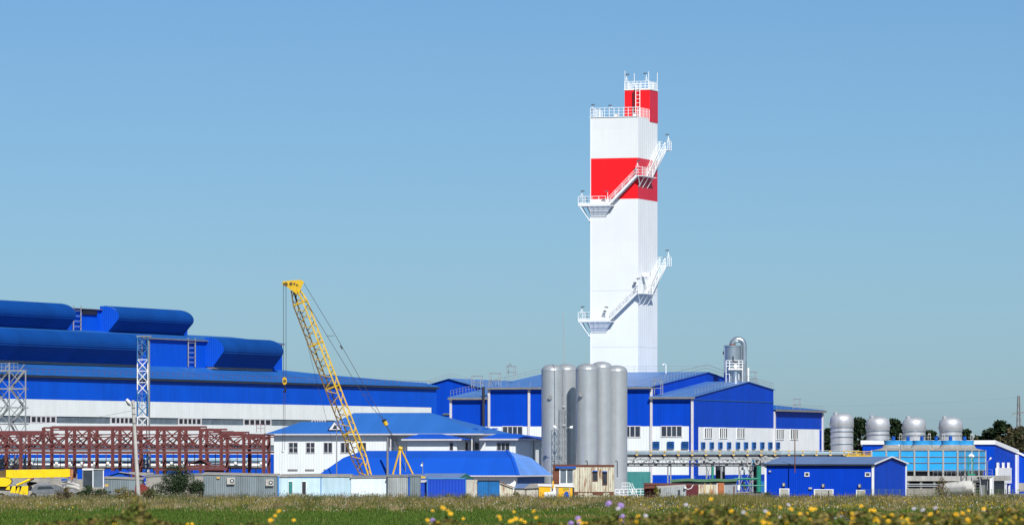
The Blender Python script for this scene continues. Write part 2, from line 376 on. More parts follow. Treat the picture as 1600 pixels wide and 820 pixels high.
# side cladding skins (the gable wall to the right), proud of the body
MB().prism([B.W(aB1, 0, zw), B.W(aB1, bBk, zw), B.W(aB1, bBk, zB_e), B.W(aB1, bR, zB_r), B.W(aB1, 0, zB_e)], B.u * .06).build('gable_cladding', m_blue_s, hB)
for px in (764.5, 827, 1018):
    a = B.a_at(px); MB().fbox(B, a - .22, a + .22, -.25, -.004, 0, zB_e - .5).build('downpipe', m_trim, hB)
for px in (757.5,):
    a = B.a_at(px); MB().tube(B.W(a, -.8, 8), B.W(a, -.8, B.z(604)), .28, 8).build('dark_pipe', m_dark, hB)
window(hB, B, 'f', B.a_at(786), B.a_at(816), B.z(681), B.z(666.5), 4)
window(hB, B, 'f', B.a_at(961), B.a_at(1000), B.z(682), B.z(666.5), 5)
ebox(hB, 'plinth_cladding', m_blue_f, B, B.a_at(1018) + .2, B.a_at(1083) - 0, -.05, -.004, 0, B.z(741))
rail('roof_railing', m_steel, hB, [B.W(0, -.3, zB_e + .1), B.W(0, bR, zB_r + .2), B.W(aB1, bR, zB_r + .2)], 1.0, .05, 2.4)
rail('roof_edge_railing', m_steel, hB, [B.W(aB1, .5, zB_e + .3), B.W(aB1, bR, zB_r + .2), B.W(aB1, bBk, zB_e + .2)], 1.3, .06, 2.0)
access_frame(hB, B, B.a_at(763), .5, zB_e + .2, 1.9, 2.4); access_frame(hB, B, B.a_at(791, 8), 8, zB_e + 2.0, 1.5, 2.0, True)
access_frame(hB, B, B.a_at(1019), .3, zB_e - 1.5, 1.6, 2.6)
for k in range(14):
    a = aB1 * (k + .5) / 14; MB().bar(B.W(a, .6, zB_e), B.W(a, .6, zB_e + .9), .08).build('snow_guard_post', m_steel_d, hB)
# left low bay A
zA_e = B.z(620.5, aA0, 0); bRA = bR * .72
hA = gable_hall('side_bay_hall', 'narrow lower blue bay left of the grey drainpipes with dark drainpipe beside it', B, aA0, -.35, bRA * 2, zw, zA_e, zA_e + (zB_r - zB_e) * .74, bRA, zA_e)
MB().fbox(B, aA0 - .12, aA0 + .3, -.25, -.004, 0, zA_e - .4).build('downpipe', m_trim, hA)
rail('roof_railing', m_steel, hA, [B.W(aA0, 0, zA_e + .2), B.W(aA0, bRA, zA_e + (zB_r - zB_e) * .74 + .2)], 1.1, .06, 1.8)
access_frame(hA, B, B.a_at(737, 12), 12, zA_e + 2.0, 1.8, 2.2)
# right bay C
zC_e = B.z(619, aC1, 0); bCr = B.b_at(1168, aC1); bCk = B.b_at(1208, aC1); zC_r = B.z(596.5, aC1, bCr); zC_b = B.z(609, aC1, bCk)
aC0 = aB1 + .07
hC = gable_hall('gable_hall', 'blue gabled hall with grey sloping roof, barred windows and a row of blue louvres below', B, aC0, aC1, bCk, zw, zC_e, zC_r, bCr, zC_b)
zCw = B.z(666.5, aC1, 0)
MB().prism([B.W(aC1, 0, zCw), B.W(aC1, bCk, zCw), B.W(aC1, bCk, zC_b), B.W(aC1, bCr, zC_r), B.W(aC1, 0, zC_e)], B.u * .06).build('gable_cladding', m_blue_s, hC)
MB().fbox(B, aC1 + .003, aC1 + .05, 0, bCk, 0, zCw - .003).build('side_lower_wall', m_white_s, hC)
MB().fbox(B, aC1 + .063, aC1 + .16, 0, bCk, B.z(624.5, aC1), B.z(623.3, aC1)).build('gable_seam_strip', m_louvre, hC)
MB().fbox(B, aC1 + .053, aC1 + .16, 0, bCk, 0, B.z(742, aC1)).build('side_plinth', m_blue_s, hC)
MB().fbox(B, B.a_at(1077), aC1 + .04, -.12, -.004, 0, zw + .2).build('corner_cladding', m_blue_f, hC)
MB().fbox(B, aC1 + .053, aC1 + .15, -.12, B.b_at(1090, aC1), B.z(742, aC1) + .003, zCw + .1).build('corner_cladding', m_blue_s, hC)
for a in (aC1 - .3,): MB().fbox(B, a - .25, a + .2, -.4, -.124, 0, zC_e - .5).build('downpipe', m_trim, hC)
window(hC, B, 'f', B.a_at(1034), B.a_at(1065), B.z(681.5), B.z(666.5), 4)
for a, b in ((1020.5, 1030.5), (1043, 1053.5), (1065.5, 1076)): louvre(hC, B, 'f', B.a_at(a), B.a_at(b), B.z(700.5), B.z(689.5))
for px in (1100, 1124, 1151):
    b0 = B.b_at(px, aC1); b1 = B.b_at(px + 11.5, aC1)
    window(hC, B, 's', b0, b1, B.z(683.5, aC1, b0), B.z(669, aC1, b0), 4, aC1 + .05, m_white_s, m_slot, .5, ob=.14)
for px in (1094.5, 1108, 1121.5, 1135, 1149, 1161.5, 1174, 1187, 1199.5):
    b0 = B.b_at(px, aC1); b1 = B.b_at(px + 5, aC1)
    louvre(hC, B, 's', b0, b1, B.z(701, aC1, b0), B.z(690.3, aC1, b0), aC1 + .05)
rail('roof_edge_railing', m_steel, hC, [B.W(aC1, .5, zC_e + .3), B.W(aC1, bCr, zC_r + .2), B.W(aC1, bCk, zC_b + .2)], 1.0, .05, 2.2)
access_frame(hC, B, aC1 - 3, bCk - 8, zC_b + 1.0, 1.6, 2.4)
# wing D: continues the side wall backwards, lower
bD1 = B.b_at(1285, aC1); zD_e = B.z(640.5, aC1, (bCk + bD1) / 2); zDw = B.z(669.5, aC1, bCk + 5)
hD = thing('rear_wing_hall', 'low blue topped white wing beyond the gabled hall, next to the silver tanks', 'industrial hall', B.W(aC1, bCk + 10, 0))
MB().fbox(B, aC1 - 30, aC1 + .03, bCk + .08, bD1, 0, zDw).build('lower_wall', m_white_s, hD)
MB().fbox(B, aC1 - 30, aC1 + .03, bCk + .08, bD1, zDw + .003, zD_e).build('upper_wall', m_blue_s, hD)
MB().slab([B.W(aC1 + .5, bCk + .1, zD_e + .12), B.W(aC1 + .5, bD1 + .4, zD_e + .12), B.W(aC1 - 14, bD1 + .4, zD_e + 1.6), B.W(aC1 - 14, bCk + .1, zD_e + 1.6)], .12).build('roof', m_roof_m, hD)
MB().fbox(B, aC1 + .52, aC1 + .8, bCk + .1, bD1 + .4, zD_e - .35, zD_e + .05).build('gutter', m_gutter, hD)
for b in (bCk + .6, bD1 - .3): MB().fbox(B, aC1 + .035, aC1 + .3, b - .35, b + .35, 0, zD_e - .4).build('downpipe', m_trim, hD)
MB().fbox(B, aC1 + .035, aC1 + .12, bD1 - 2.4, bD1 - 1.0, 0, zDw - .05).build('corner_strip', m_blue_s, hD)
for px in (1212.5, 1234.5):
    b0 = B.b_at(px, aC1); b1 = B.b_at(px + 11.5, aC1)
    window(hD, B, 's', b0, b1, B.z(685.5, aC1, b0), B.z(671, aC1, b0), 4, aC1 + .03, m_white_s, m_slot, .5, ob=.14)
b0 = B.b_at(1211.5, aC1); louvre(hD, B, 's', b0, B.b_at(1216.5, aC1), B.z(701, aC1, b0), B.z(690.3, aC1, b0), aC1 + .03)
access_frame(hD, B, aC1 - 3, B.b_at(1262, aC1), zD_e + .3, 1.2, 2.0)
rail('roof_edge_railing', m_steel, hD, [B.W(aC1 + .2, bCk + 2, zD_e + .15), B.W(aC1 + .2, bD1, zD_e + .15)], .8, .04, 3)

# ---------------- front-gabled hall between mill and side bay
Gf = Fr(702, 1175)
gw = (752 - 702) / F * 1175 / .95; gz_r = Gf.z(591.7); gz_e = gz_r - gw * .27
hG = thing('rear_gable_hall', 'plain blue hall with a shallow gable seen between the long mill and the central halls', 'industrial hall', Gf.o)
MB().prism([Gf.W(-gw, 0, 0), Gf.W(gw, 0, 0), Gf.W(gw, 0, gz_e), Gf.W(0, 0, gz_r), Gf.W(-gw, 0, gz_e)], Gf.s * 60).build('wall', m_blue_f, hG)
MB().slab([Gf.W(-gw - .5, -.5, gz_e), Gf.W(0, -.5, gz_r + .15), Gf.W(0, 60, gz_r + .15), Gf.W(-gw - .5, 60, gz_e)], .12).build('left_roof', m_roof, hG)
MB().slab([Gf.W(.003, -.5, gz_r + .15), Gf.W(gw + .5, -.5, gz_e), Gf.W(gw + .5, 60, gz_e), Gf.W(.003, 60, gz_r + .15)], .12).build('right_roof', m_roof, hG)
rail('roof_railing', m_steel, hG, [Gf.W(-gw * .7, 1, gz_e + gw * .27 * .3 + .2), Gf.W(0, 1, gz_r + .3), Gf.W(gw, 1, gz_e + .3)], 1.0, .05, 2.0)
MB().fbox(Gf, -1.5, gw - 1, -.3, -.004, Gf.z(648), Gf.z(645.2)).build('window_band', m_glass_g, hG)

# ---------------- the long rolling mill hall at left
m = mlf
def b_(px, a=0): return m.b_at(px, a)
bL0 = b_(-160); bEnd = b_(682)
zwe = m.z(583.0, 0, 0); 
mill = thing('rolling_mill_hall', 'very long stepped blue and white mill hall with curved blue ridge vents at the left', 'industrial hall', m.W(0, 60, 0))
def msec(name, mm, z0, z1, b0=bL0, b1=bEnd, a0=-.5, a1=0.0): return MB().fbox(m, a0, a1, b0, b1, z0, z1).build(name, mm, mill)
def mz(py, px=0): b = b_(px); return m.z(py, 0, b)
z_w1 = mz(622.3); z_s1 = mz(648.7); z_s0 = mz(659.6); z_v1 = mz(693.5); z_v0 = mz(703.5); z_p1 = mz(709.5)
MB().fbox(m, -22, -.5, bL0, bEnd, 0, zwe - .1).build('inner_structure', m_dark, mill)
msec('upper_blue_wall', m_blue_m, z_w1, zwe)
msec('end_blue_strip', m_blue_m, z_s1, z_w1 - .003, b_(674), bEnd)
msec('white_wall', m_white_m, z_s1, z_w1 - .003, bL0, b_(674) - .01)
msec('lower_white_wall', m_white_m, z_v1, z_s0)
msec('plinth_white_strip', m_white_m, z_p1, z_v0)
msec('lower_blue_wall', m_blue_m, 0, z_p1 - .003)
# strip glazing: individual panels and opened white framed windows
open_w = [(50, 87), (175, 208), (280.5, 314), (382.5, 423), (489, 508)]
px = -150
segs = []
while px < 670:
    hit = [o for o in open_w if o[0] - 6 <= px < o[1]]
    if hit:
        segs.append(('w', hit[0][0], hit[0][1])); px = hit[0][1] + .6
    else:
        nxt = min([o[0] for o in open_w if o[0] > px] + [674]); e = min(px + 11.6, nxt)
        if e - px > 1: segs.append(('g', px, e))
        px = e + .0001
for k, p0, p1 in segs:
    if k == 'w':
        window(mill, m, 's', b_(p0), b_(p1), z_s0 + .15, z_s1 - .15, 5, -.14, m_trim, m_slot, .5)
    else:
        MB().fbox(m, -.5, -.18, b_(p0) + .12, b_(p1) - .06, z_s0 + .003, z_s1 - .003).build('glazing_panel', m_glass_g, mill)
px = -150
while px < 420:
    MB().fbox(m, -.5, -.2, b_(px) + .15, b_(px + 13), z_v0 + .003, z_v1 - .003).build('glazing_panel', m_glass_g, mill); px += 13.2
# eave, roof of the lowest tier
MB().fbox(m, .003, .55, bL0, bEnd + .4, zwe - .55, zwe - .05).build('dark_eave', m_dark, mill)
aT2 = -9.0; aT3 = -20.0
bT2 = b_(441, aT2)
def tz(py, px, a): b = b_(px, a); return m.z(py, a, b)
zr0 = tz(566, 20, aT2); zr1 = tz(578, 441, aT2)
bq = b_(575, -16)
MB().slab([m.W(.6, bL0, zwe), m.W(.6, bEnd + .4, zwe), m.W(-3, bEnd + .4, zwe + .9), m.W(-16, bq, m.z(592.0, -16, bq)), m.W(aT2, bT2, zr1), m.W(aT2, bL0, zr0)], .14).build('lower_roof', m_roof_m, mill)
MB().slab([m.W(aT2, bT2, zr1 + .003), m.W(-16, bq, m.z(592.0, -16, bq)), m.W(-3, bEnd + .4, zwe + .9), m.W(-30, bEnd + .4, zwe + 1.0), m.W(-30, bT2, zr1)], .14).build('rear_roof', m_roof_m, mill)
g = MB()
b = bL0 + 4
while b < bEnd:
    g.bar(m.W(-.6, b, zwe + .35), m.W(-.6, b, zwe + 1.1), .06); b += 2.3
g.bar(m.W(-.6, bL0, zwe + 1.1), m.W(-.6, bEnd, zwe + 1.1), .05)
g.build('roof_edge_guard', m_rstl, mill)
# tier 2
zt2 = tz(528, 240, aT2); 
MB().fbox(m, aT2 - 10, aT2, bL0, bT2, zr0 - 1.2, zt2).build('middle_tier_wall', m_blue_m, mill)
MB().slab([m.W(aT2 + .4, bL0, zt2 + .12), m.W(aT2 + .4, bT2 + .3, zt2 + .12), m.W(aT3 - 1, bT2 + .3, zt2 + 1.6), m.W(aT3 - 1, bL0, zt2 + 1.6)], .12).build('middle_tier_roof', m_roof_m, mill)
MB().fbox(m, aT2 + .42, aT2 + .6, bL0, bT2, zt2 - .22, zt2).build('gutter', m_gutter, mill)
# tier 3
bT3 = b_(293, aT3); zt3 = tz(483, 135, aT3)
MB().fbox(m, aT3 - 9, aT3, bL0, bT3, zt2, zt3).build('upper_tier_wall', m_blue_m, mill)
MB().slab([m.W(aT3 + .5, bL0, zt3 + .12), m.W(aT3 + .5, bT3 + .3, zt3 + .12), m.W(aT3 - 9, bT3 + .3, zt3 + .5), m.W(aT3 - 9, bL0, zt3 + .5)], .12).build('upper_tier_roof', m_gutter, mill)
def vent(p0, p1, ytop, ybot, a, label, refpx):
    """curved ridge vent: ribbed half-round hood along the wall, flat sheet at each end"""
    prot = 3.6
    b0 = b_(p0, a + .6) ; b1 = b_(p1, a + prot)
    zt = tz(ytop, refpx, a); zb = tz(ybot, refpx, a); h = zt - zb
    # cross-section from the top back edge, over the bulge, down to the bottom
    prof = [(0, h)] + [(prot * math.sin(t), h * (.60 + .40 * math.cos(t))) for t in [i / 10 * math.pi / 2 for i in range(1, 11)]] + [(prot * .99, h * .54), (prot * .94, h * .47)]
    pl_ = prof[-1]
    for i in range(1, 9): prof.append((pl_[0] + (prot - 2.5 - pl_[0]) * i / 8, pl_[1] * (1 - i / 8)))
    # ribbed: resample and step
    pts = []
    for (x0, z0), (x1, z1) in zip(prof, prof[1:]):
        n = Vector((z0 - z1, x1 - x0)); n.normalize() if n.length else None
        L_ = math.hypot(x1 - x0, z1 - z0); k = max(1, round(L_ / .38))
        for j in range(k):
            t0 = j / k; t1 = (j + .5) / k
            pts.append((x0 + (x1 - x0) * t0 + n[0] * .07, z0 + (z1 - z0) * t0 - 0 + n[1] * .07)); pts.append((x0 + (x1 - x0) * t1, z0 + (z1 - z0) * t1))
    pts.append(prof[-1])
    mb = MB(); n = len(pts)
    for b in (b0, b1):
        for x, z in pts: mb.v.append(tuple(m.W(a + .5 + x, b, zb + z)))
    for i in range(n - 1): mb.f.append((i, i + 1, n + i + 1, n + i))
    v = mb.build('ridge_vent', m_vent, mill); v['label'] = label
    for b, sg in ((b0, -1), (b1, 1)):
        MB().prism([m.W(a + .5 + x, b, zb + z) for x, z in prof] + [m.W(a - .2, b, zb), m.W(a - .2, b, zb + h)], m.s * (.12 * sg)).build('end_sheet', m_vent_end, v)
    mb = MB(); mb.fbox(m, a + .2, a + 1.6, b0, b1, zb - .45, zb - .01); mb.build('vent_sill', m_gutter, v)
vent(-170, 115, 470.5, 516, aT3, 'curved blue ridge vent on the top tier, leftmost and cut by the photo edge', 20)
vent(162, 299, 478.5, 519, aT3, 'curved blue ridge vent on the top tier, right of the access ladder', 165)
vent(-170, 226, 514, 563, aT2, 'longest curved blue ridge vent on the middle tier', 10)
vent(326, 439, 527.5, 573, aT2, 'curved blue ridge vent on the middle tier, nearest the yellow crane', 330)
# ladders
def ladder(parent, p, q, w, side, m_=None, rung=.45, t=.08, name='ladder'):
    mb = MB(); p, q, side = Vector(p), Vector(q), Vector(side).normalized() * w / 2
    mb.bar(p - side, q - side, t); mb.bar(p + side, q + side, t); n = int((q - p).length / rung)
    for i in range(1, n):
        c = p.lerp(q, i / n); mb.bar(c - side, c + side, t * .7)
    return mb.build(name, m_ or m_steel_d, parent)
for px_, a_, y0, y1 in ((120, aT3, 518, 477), (299, aT2, 573, 528)):
    b = b_(px_, a_ + .3); ladder(mill, m.W(a_ + .4, b, m.z(y0, a_, b)), m.W(a_ + .4, b, m.z(y1, a_, b)), 3.2, m.s, t=.22, rung=.9)
MB().fbox(m, aT3 + .02, aT3 + .3, b_(128, aT3), b_(150, aT3), zt3 - 1.1, zt3 - .1).build('vent_opening', m_slot, mill)

# ---------------- white office with blue hipped roofs
O = Fr(428, 905)
oR = O.a_at(757); zo = O.z(677.5)
off = thing('office_building', 'white sided office with hipped blue roofs, small dormer and dark windows behind the crane', 'office building', O.W(20, 0, 0))
aw1 = O.a_at(606)
MB().fbox(O, 0, aw1, 0, 14, 0, zo).build('wall', m_white_f, off)
MB().fbox(O, aw1 + .003, oR - .6, 2.5, 14, 0, zo).build('recessed_wall', m_white_f, off)
bO1 = 14
e = O.a_at(418); eR = oR
def hip(name, root, m_f, m_s, a0, a1, b0, b1, ze, zr, ra0, ra1, rb, t=.12):
    """hipped roof as separate slopes"""
    c = [fO.W(a0, b0, ze), fO.W(a1, b0, ze), fO.W(a1, b1, ze), fO.W(a0, b1, ze)]; r0 = fO.W(ra0, rb, zr); r1 = fO.W(ra1, rb, zr)
    MB().slab([c[0], c[1], r1, r0], t).build(name, m_f, root); MB().slab([c[1], c[2], r1], t).build(name, m_s, root)
    MB().slab([c[2], c[3], r0, r1], t).build(name, m_f, root); MB().slab([c[3], c[0], r0], t).build(name, m_s, root)
fO = O
hip('roof_slope', off, m_roof_o, m_roof_o, O.a_at(490), eR, -.9, bO1 + .8, zo + .05, O.z(644.5, O.a_at(612), 7), O.a_at(553, 7), O.a_at(672, 7), 7)
hip('roof_slope', off, m_roof_o, m_roof_o, e, O.a_at(545), -.904, 9, zo + .052, O.z(658.5, O.a_at(490), 4.5), O.a_at(471, 4.5), O.a_at(522, 4.5), 4.5)
MB().fbox(O, e, oR, -1.05, -.906, zo - .22, zo + .02).build('fascia', m_trim, off)
MB().obox(O.W(oR + .01, -.9, zo - .25), O.u * .12, O.s * (bO1 + 1.6), (0, 0, .24)).build('fascia', m_trim, off)
for p0, p1 in ((452, 465), (479, 491.5), (506.5, 519), (533, 545.5), (560, 572)):
    window(off, O, 'f', O.a_at(p0), O.a_at(p1), O.z(706.5), O.z(691.5), 2, frame_m=m_trim, bar=.12, mid=(p0 < 500))
for p0, p1 in ((450, 465), (477, 491), (506, 519)): MB().fbox(O, O.a_at(p0), O.a_at(p1), -.1, -.004, O.z(735), O.z(732.5)).build('lower_window_head', m_gutter, off)
for p0, p1 in ((716, 720.5), (728, 731), (736, 740), (742, 748.5)):
    window(off, O, 'f', O.a_at(p0, 2.5), O.a_at(p1, 2.5), O.z(702.5), O.z(691.5), 1, const=2.5, frame_m=m_trim, bar=.1)
# dormer
ad = O.a_at(524.5, 0); zd0 = O.z(671, ad, 0); zd1 = O.z(657.5, ad, 0); hw = 1.15
dm = MB().prism([O.W(ad - hw, -.3, zd0), O.W(ad + hw, -.3, zd0), O.W(ad, -.3, zd1)], O.s * 4).build('dormer', m_wht, off)
MB().prism([O.W(ad - hw * .45, -.34, zd0 + .15), O.W(ad + hw * .45, -.34, zd0 + .15), O.W(ad, -.34, zd1 - .55)], O.s * .03).build('pane', m_glass, dm)
MB().slab([O.W(ad - hw - .25, -.5, zd0 - .1), O.W(ad, -.5, zd1 + .12), O.W(ad, 4, zd1 + .12), O.W(ad - hw - .25, 4, zd0 - .1)], .08).build('dormer_roof', m_roof_o, dm)
MB().slab([O.W(ad + .003, -.5, zd1 + .12), O.W(ad + hw + .25, -.5, zd0 - .1), O.W(ad + hw + .25, 4, zd0 - .1), O.W(ad + .003, 4, zd1 + .12)], .08).build('dormer_roof', m_roof_ls, dm)  # right slope in the glare-lightened roof colour
# low wings in front
def wing(p0, p1, ytop, bdep, wins, side=False):
    a0 = O.a_at(p0, -5); a1 = O.a_at(p1, -5); zt = O.z(ytop, a0, -5)
    wb = MB().fbox(O, a0 + .8, a1 - 1.2, -4.4, -.01 if not side else 6, 0, zt - .1).build('wing_wall', m_white_f, off)
    c = [O.W(a0, -5.2, zt), O.W(a1, -5.2, zt), O.W(a1, bdep, zt), O.W(a0, bdep, zt)]
    zt2_ = zt + .9; r0 = O.W(a0 + 2, -1.6, zt2_); r1 = O.W(a1 - 5, -1.6, zt2_)
    MB().slab([c[0], c[1], r1, r0], .12).build('wing_roof', m_roof_l, off); MB().slab([c[1], c[2], r1], .12).build('wing_roof', m_roof_l, off)
    MB().slab([c[3], c[0], r0], .12).build('wing_roof', m_roof_l, off)
    MB().fbox(O, a0, a1, -5.4, -5.21, zt - .25, zt + .01).build('fascia', m_trim, off)
    for q0, q1, n in wins: window(off, O, 'f', O.a_at(q0, -4.4), O.a_at(q1, -4.4), O.z(703, a0, -4.4), O.z(691.5, a0, -4.4), n, const=-4.4, bar=.1)
    return a0, a1, zt
wing(628, 722, 685.5, 1.2, [(703, 708, 1)])
w2 = wing(750, 838, 685, 6, [(777, 796, 3)], True)
MB().tube(O.W(w2[1] - .5, -5, 0), O.W(w2[1] - .5, -5, w2[2] - .3), .12, 6).build('porch_post', m_gutter, off)
for px_ in (610, 651, 737):
    a = O.a_at(px_, -.4); MB().tube(O.W(a, -.3, 4), O.W(a, -.3, zo - .4), .13, 6).build('downpipe', m_trim, off)
sg_ = MB()
for row in range(1):
    px_ = 600
    while px_ < 770:
        a = O.a_at(px_, 0); zz = zo + .75; sg_.bar(O.W(a, 1.2, zz + .1), O.W(a + 1.1, 1.2, zz + .1), .05, .25); px_ += 15
sg_.build('snow_guards', m_blue_t, off); off.children[-1]['kind'] = 'stuff'
# ac on the office
MB().fbox(O, O.a_at(609), O.a_at(613), 2.0, 2.49, O.z(695), O.z(688)).build('air_conditioner', m_wht, off)

# ---------------- low long building with broken hip roof
Lf = Fr(497, 862)
la1 = Lf.a_at(810); Bd = Lf.b_at(863, la1); ze = Lf.z(742, la1); zb = Lf.z(714.8, la1, 4); zr = Lf.z(703.7, la1 - 4, 8)
low = thing('low_long_building', 'long low building with bright blue broken hip roof behind the yellow crane feet', 'building', Lf.W(17, 5, 0))
MB().fbox(Lf, 1, la1 - 1, 1, Bd - 1, 0, ze - .1).build('wall', m_wht, low)
MB().fbox(Lf, la1 - .996, la1 - .95, 2.5, Bd - 1.5, .9, ze - .35).build('side_window_band', m_louvre, low)
ia, ib = 2.4, 4.1; L0 = Lf.a_at(497)
E = [Lf.W(L0, 0, ze), Lf.W(la1, 0, ze), Lf.W(la1, Bd, ze), Lf.W(L0, Bd, ze)]
K = [Lf.W(L0 + 3.0, ib, zb), Lf.W(la1 - ia, ib, zb), Lf.W(la1 - ia, Bd - ib, zb), Lf.W(L0 + 3.0, Bd - ib, zb)]
R0 = Lf.W(L0 + 4.6, Bd / 2, zr); R1 = Lf.W(la1 - 5.05, Bd / 2, zr)
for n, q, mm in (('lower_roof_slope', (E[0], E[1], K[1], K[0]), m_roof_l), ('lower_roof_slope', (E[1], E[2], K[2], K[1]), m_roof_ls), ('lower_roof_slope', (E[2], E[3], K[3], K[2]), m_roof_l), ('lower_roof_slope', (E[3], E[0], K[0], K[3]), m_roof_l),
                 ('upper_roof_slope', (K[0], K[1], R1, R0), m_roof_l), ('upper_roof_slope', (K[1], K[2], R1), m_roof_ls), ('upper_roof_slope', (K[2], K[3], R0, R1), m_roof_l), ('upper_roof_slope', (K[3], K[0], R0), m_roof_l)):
    MB().slab([p + Vector((0, 0, .003 if n[0] == 'u' else 0)) for p in q], .12).build(n, mm, low)
MB().bar(E[1] + Vector((0, 0, .05)), K[1] + Vector((0, 0, .05)), .5, .12).build('hip_cap', m_roof_l, low)
MB().bar(K[1] + Vector((0, 0, .05)), R1 + Vector((0, 0, .05)), .5, .12).build('hip_cap', m_roof_l, low)
MB().fbox(Lf, L0, la1, -.16, -.01, ze - .22, ze - .02).build('gutter', m_trim, low)
MB().fbox(Lf, la1 + .01, la1 + .15, 0, Bd, ze - .22, ze - .02).build('gutter', m_trim, low)

# ---------------- foreground blue shed
Sf = Fr(1196, 812)
sa1 = Sf.a_at(1364.5); sb1 = Sf.b_at(1415.5, sa1); szE = Sf.z(724.5, sa1 / 2); szR = Sf.z(713.7, sa1, sb1 / 2)
shed = thing('blue_shed', 'bright blue gabled shed with white corner trims and small square windows in the meadow', 'shed', Sf.W(sa1 / 2, 0, 0))
m_shed = M('shed_cladding', (.001, .048, .50), .55, var=.05, ribs=(U, .36, .22), panel=(U, 1.1, .03), streak=.05, spec=.12)
MB().prism([Sf.W(0, 0, 0), Sf.W(0, sb1, 0), Sf.W(0, sb1, szE), Sf.W(0, sb1 / 2, szR - .1), Sf.W(0, 0, szE)], Sf.u * sa1).build('wall', m_shed, shed)
MB().prism([Sf.W(sa1, .05, .1), Sf.W(sa1, sb1 - .05, .1), Sf.W(sa1, sb1 - .05, szE - .1), Sf.W(sa1, sb1 / 2, szR - .3), Sf.W(sa1, .05, szE - .1)], Sf.u * .04).build('gable_cladding', m_blue_s, shed)
dz = (szR - szE) / (sb1 / 2)
m_sroof = M('shed_roof', (.13, .20, .36), .45, var=.08, ribs=(U, .36, .3), panel=(U, 1.1, .04), spec=.4)
MB().slab([Sf.W(-.3, -.4, szE - .4 * dz + .1), Sf.W(sa1 + .3, -.4, szE - .4 * dz + .1), Sf.W(sa1 + .3, sb1 / 2, szR + .1), Sf.W(-.3, sb1 / 2, szR + .1)], .1).build('front_roof', m_sroof, shed)
MB().slab([Sf.W(-.3, sb1 / 2 + .003, szR + .1), Sf.W(sa1 + .3, sb1 / 2 + .003, szR + .1), Sf.W(sa1 + .3, sb1 + .4, szE - .4 * dz + .1), Sf.W(-.3, sb1 + .4, szE - .4 * dz + .1)], .1).build('back_roof', m_sroof, shed)
for a in (-.004, ): MB().fbox(Sf, a - .1, a + .18, -.12, -.004, 0, szE - .05).build('corner_trim', m_wht, shed)
MB().fbox(Sf, sa1 - .22, sa1 + .16, -.16, -.004, 0, szE - .05).build('corner_trim', m_wht, shed)
MB().fbox(Sf, sa1 + .05, sa1 + .16, sb1 - .5, sb1 + .1, 0, szE - .1).build('corner_trim', m_wht, shed)
MB().bar(Sf.W(sa1 + .36, -.4, szE - .4 * dz + .06), Sf.W(sa1 + .36, sb1 / 2, szR + .06), .1, .22).build('verge_trim', m_wht, shed)
MB().bar(Sf.W(sa1 + .36, sb1 / 2, szR + .06), Sf.W(sa1 + .36, sb1 + .4, szE - .4 * dz + .06), .1, .22).build('verge_trim', m_wht, shed)
MB().fbox(Sf, -.3, sa1 + .3, -.46, -.41, szE - .25, szE + .0).build('dark_gutter', m_dark, shed)
for p0, p1 in ((1258.5, 1263.5), (1353, 1359)):
    window(shed, Sf, 'f', Sf.a_at(p0), Sf.a_at(p1), Sf.z(742.5), Sf.z(738.5), 1, frame_m=m_wht, bar=.13)
m_door = M('shed_door', (.42, .42, .37), .6, var=.08, scale=1)
for p0, p1, y in ((1219.5, 1232, 764), (1273.5, 1301, 765), (1339.5, 1350.5, 766)):
    a0, a1 = Sf.a_at(p0), Sf.a_at(p1); zt = Sf.z(y)
    d = MB().fbox(Sf, a0, a1, -.08, -.004, 0, zt).build('door', m_door, shed)
    f_ = MB(); f_.fbox(Sf, a0 - .16, a0, -.14, -.004, 0, zt + .16); f_.fbox(Sf, a1, a1 + .16, -.14, -.004, 0, zt + .16); f_.fbox(Sf, a0, a1, -.14, -.004, zt, zt + .16); f_.build('door_frame', m_wht, d)
    if p1 - p0 > 20: MB().fbox(Sf, a0 + (a1 - a0) * .76, a0 + (a1 - a0) * .81, -.12, -.084, 0, zt).build('door_gap', m_slot, d)
for px_ , y in ((1225.5, 756.5), (1287, 757.8), (1344, 758)):
    a = Sf.a_at(px_); l = MB(); l.fbox(Sf, a - .2, a + .2, -.4, -.004, Sf.z(y + 2.8), Sf.z(y - 2.8)); l.build('wall_lamp', m_lampd, shed)
    MB().fbox(Sf, a - .15, a + .15, -.43, -.404, Sf.z(y + 2.2), Sf.z(y - 2.2)).build('lens', m_concl, shed.children[-1])
a = Sf.a_at(1266.5); MB().fbox(Sf, a - .25, a + .25, -.25, -.004, Sf.z(763.5), Sf.z(760.5)).build('junction_box', m_concl, shed)
a = Sf.a_at(1203.5); MB().fbox(Sf, a - .15, a + .15, -.3, -.004, Sf.z(737), Sf.z(734.5)).build('junction_box', m_concl, shed)

# ---------------- blue hall at the right edge
Rf = Fr(1348, 925)
ra1 = Rf.a_at(1553.5); rb1 = Rf.b_at(1589, ra1); rzt = Rf.z(694.0); rz2 = Rf.z(694, ra1); rzb = Rf.z(709, ra1, rb1)
rh = thing('blue_trimmed_hall', 'blue hall with white roof trim behind the cooling towers at the right edge', 'industrial hall', Rf.W(ra1 / 2, 0, 0))
MB().prism([Rf.W(0, 0, 0), Rf.W(0, rb1, 0), Rf.W(0, rb1, rzb), Rf.W(0, 0, rzt)], Rf.u * ra1).build('wall', m_blue_f, rh)
MB().prism([Rf.W(ra1, 0, 0), Rf.W(ra1, rb1, 0), Rf.W(ra1, rb1, rzb), Rf.W(ra1, 0, rzt)], Rf.u * .06).build('side_cladding', m_blue_s, rh)
MB().prism([Rf.W(-.3, -.3, rzt), Rf.W(-.3, rb1 + .3, rzb), Rf.W(-.3, rb1 + .3, rzb + .75), Rf.W(-.3, -.3, rzt + .75)], Rf.u * (ra1 + .6)).build('roof', m_wht, rh)
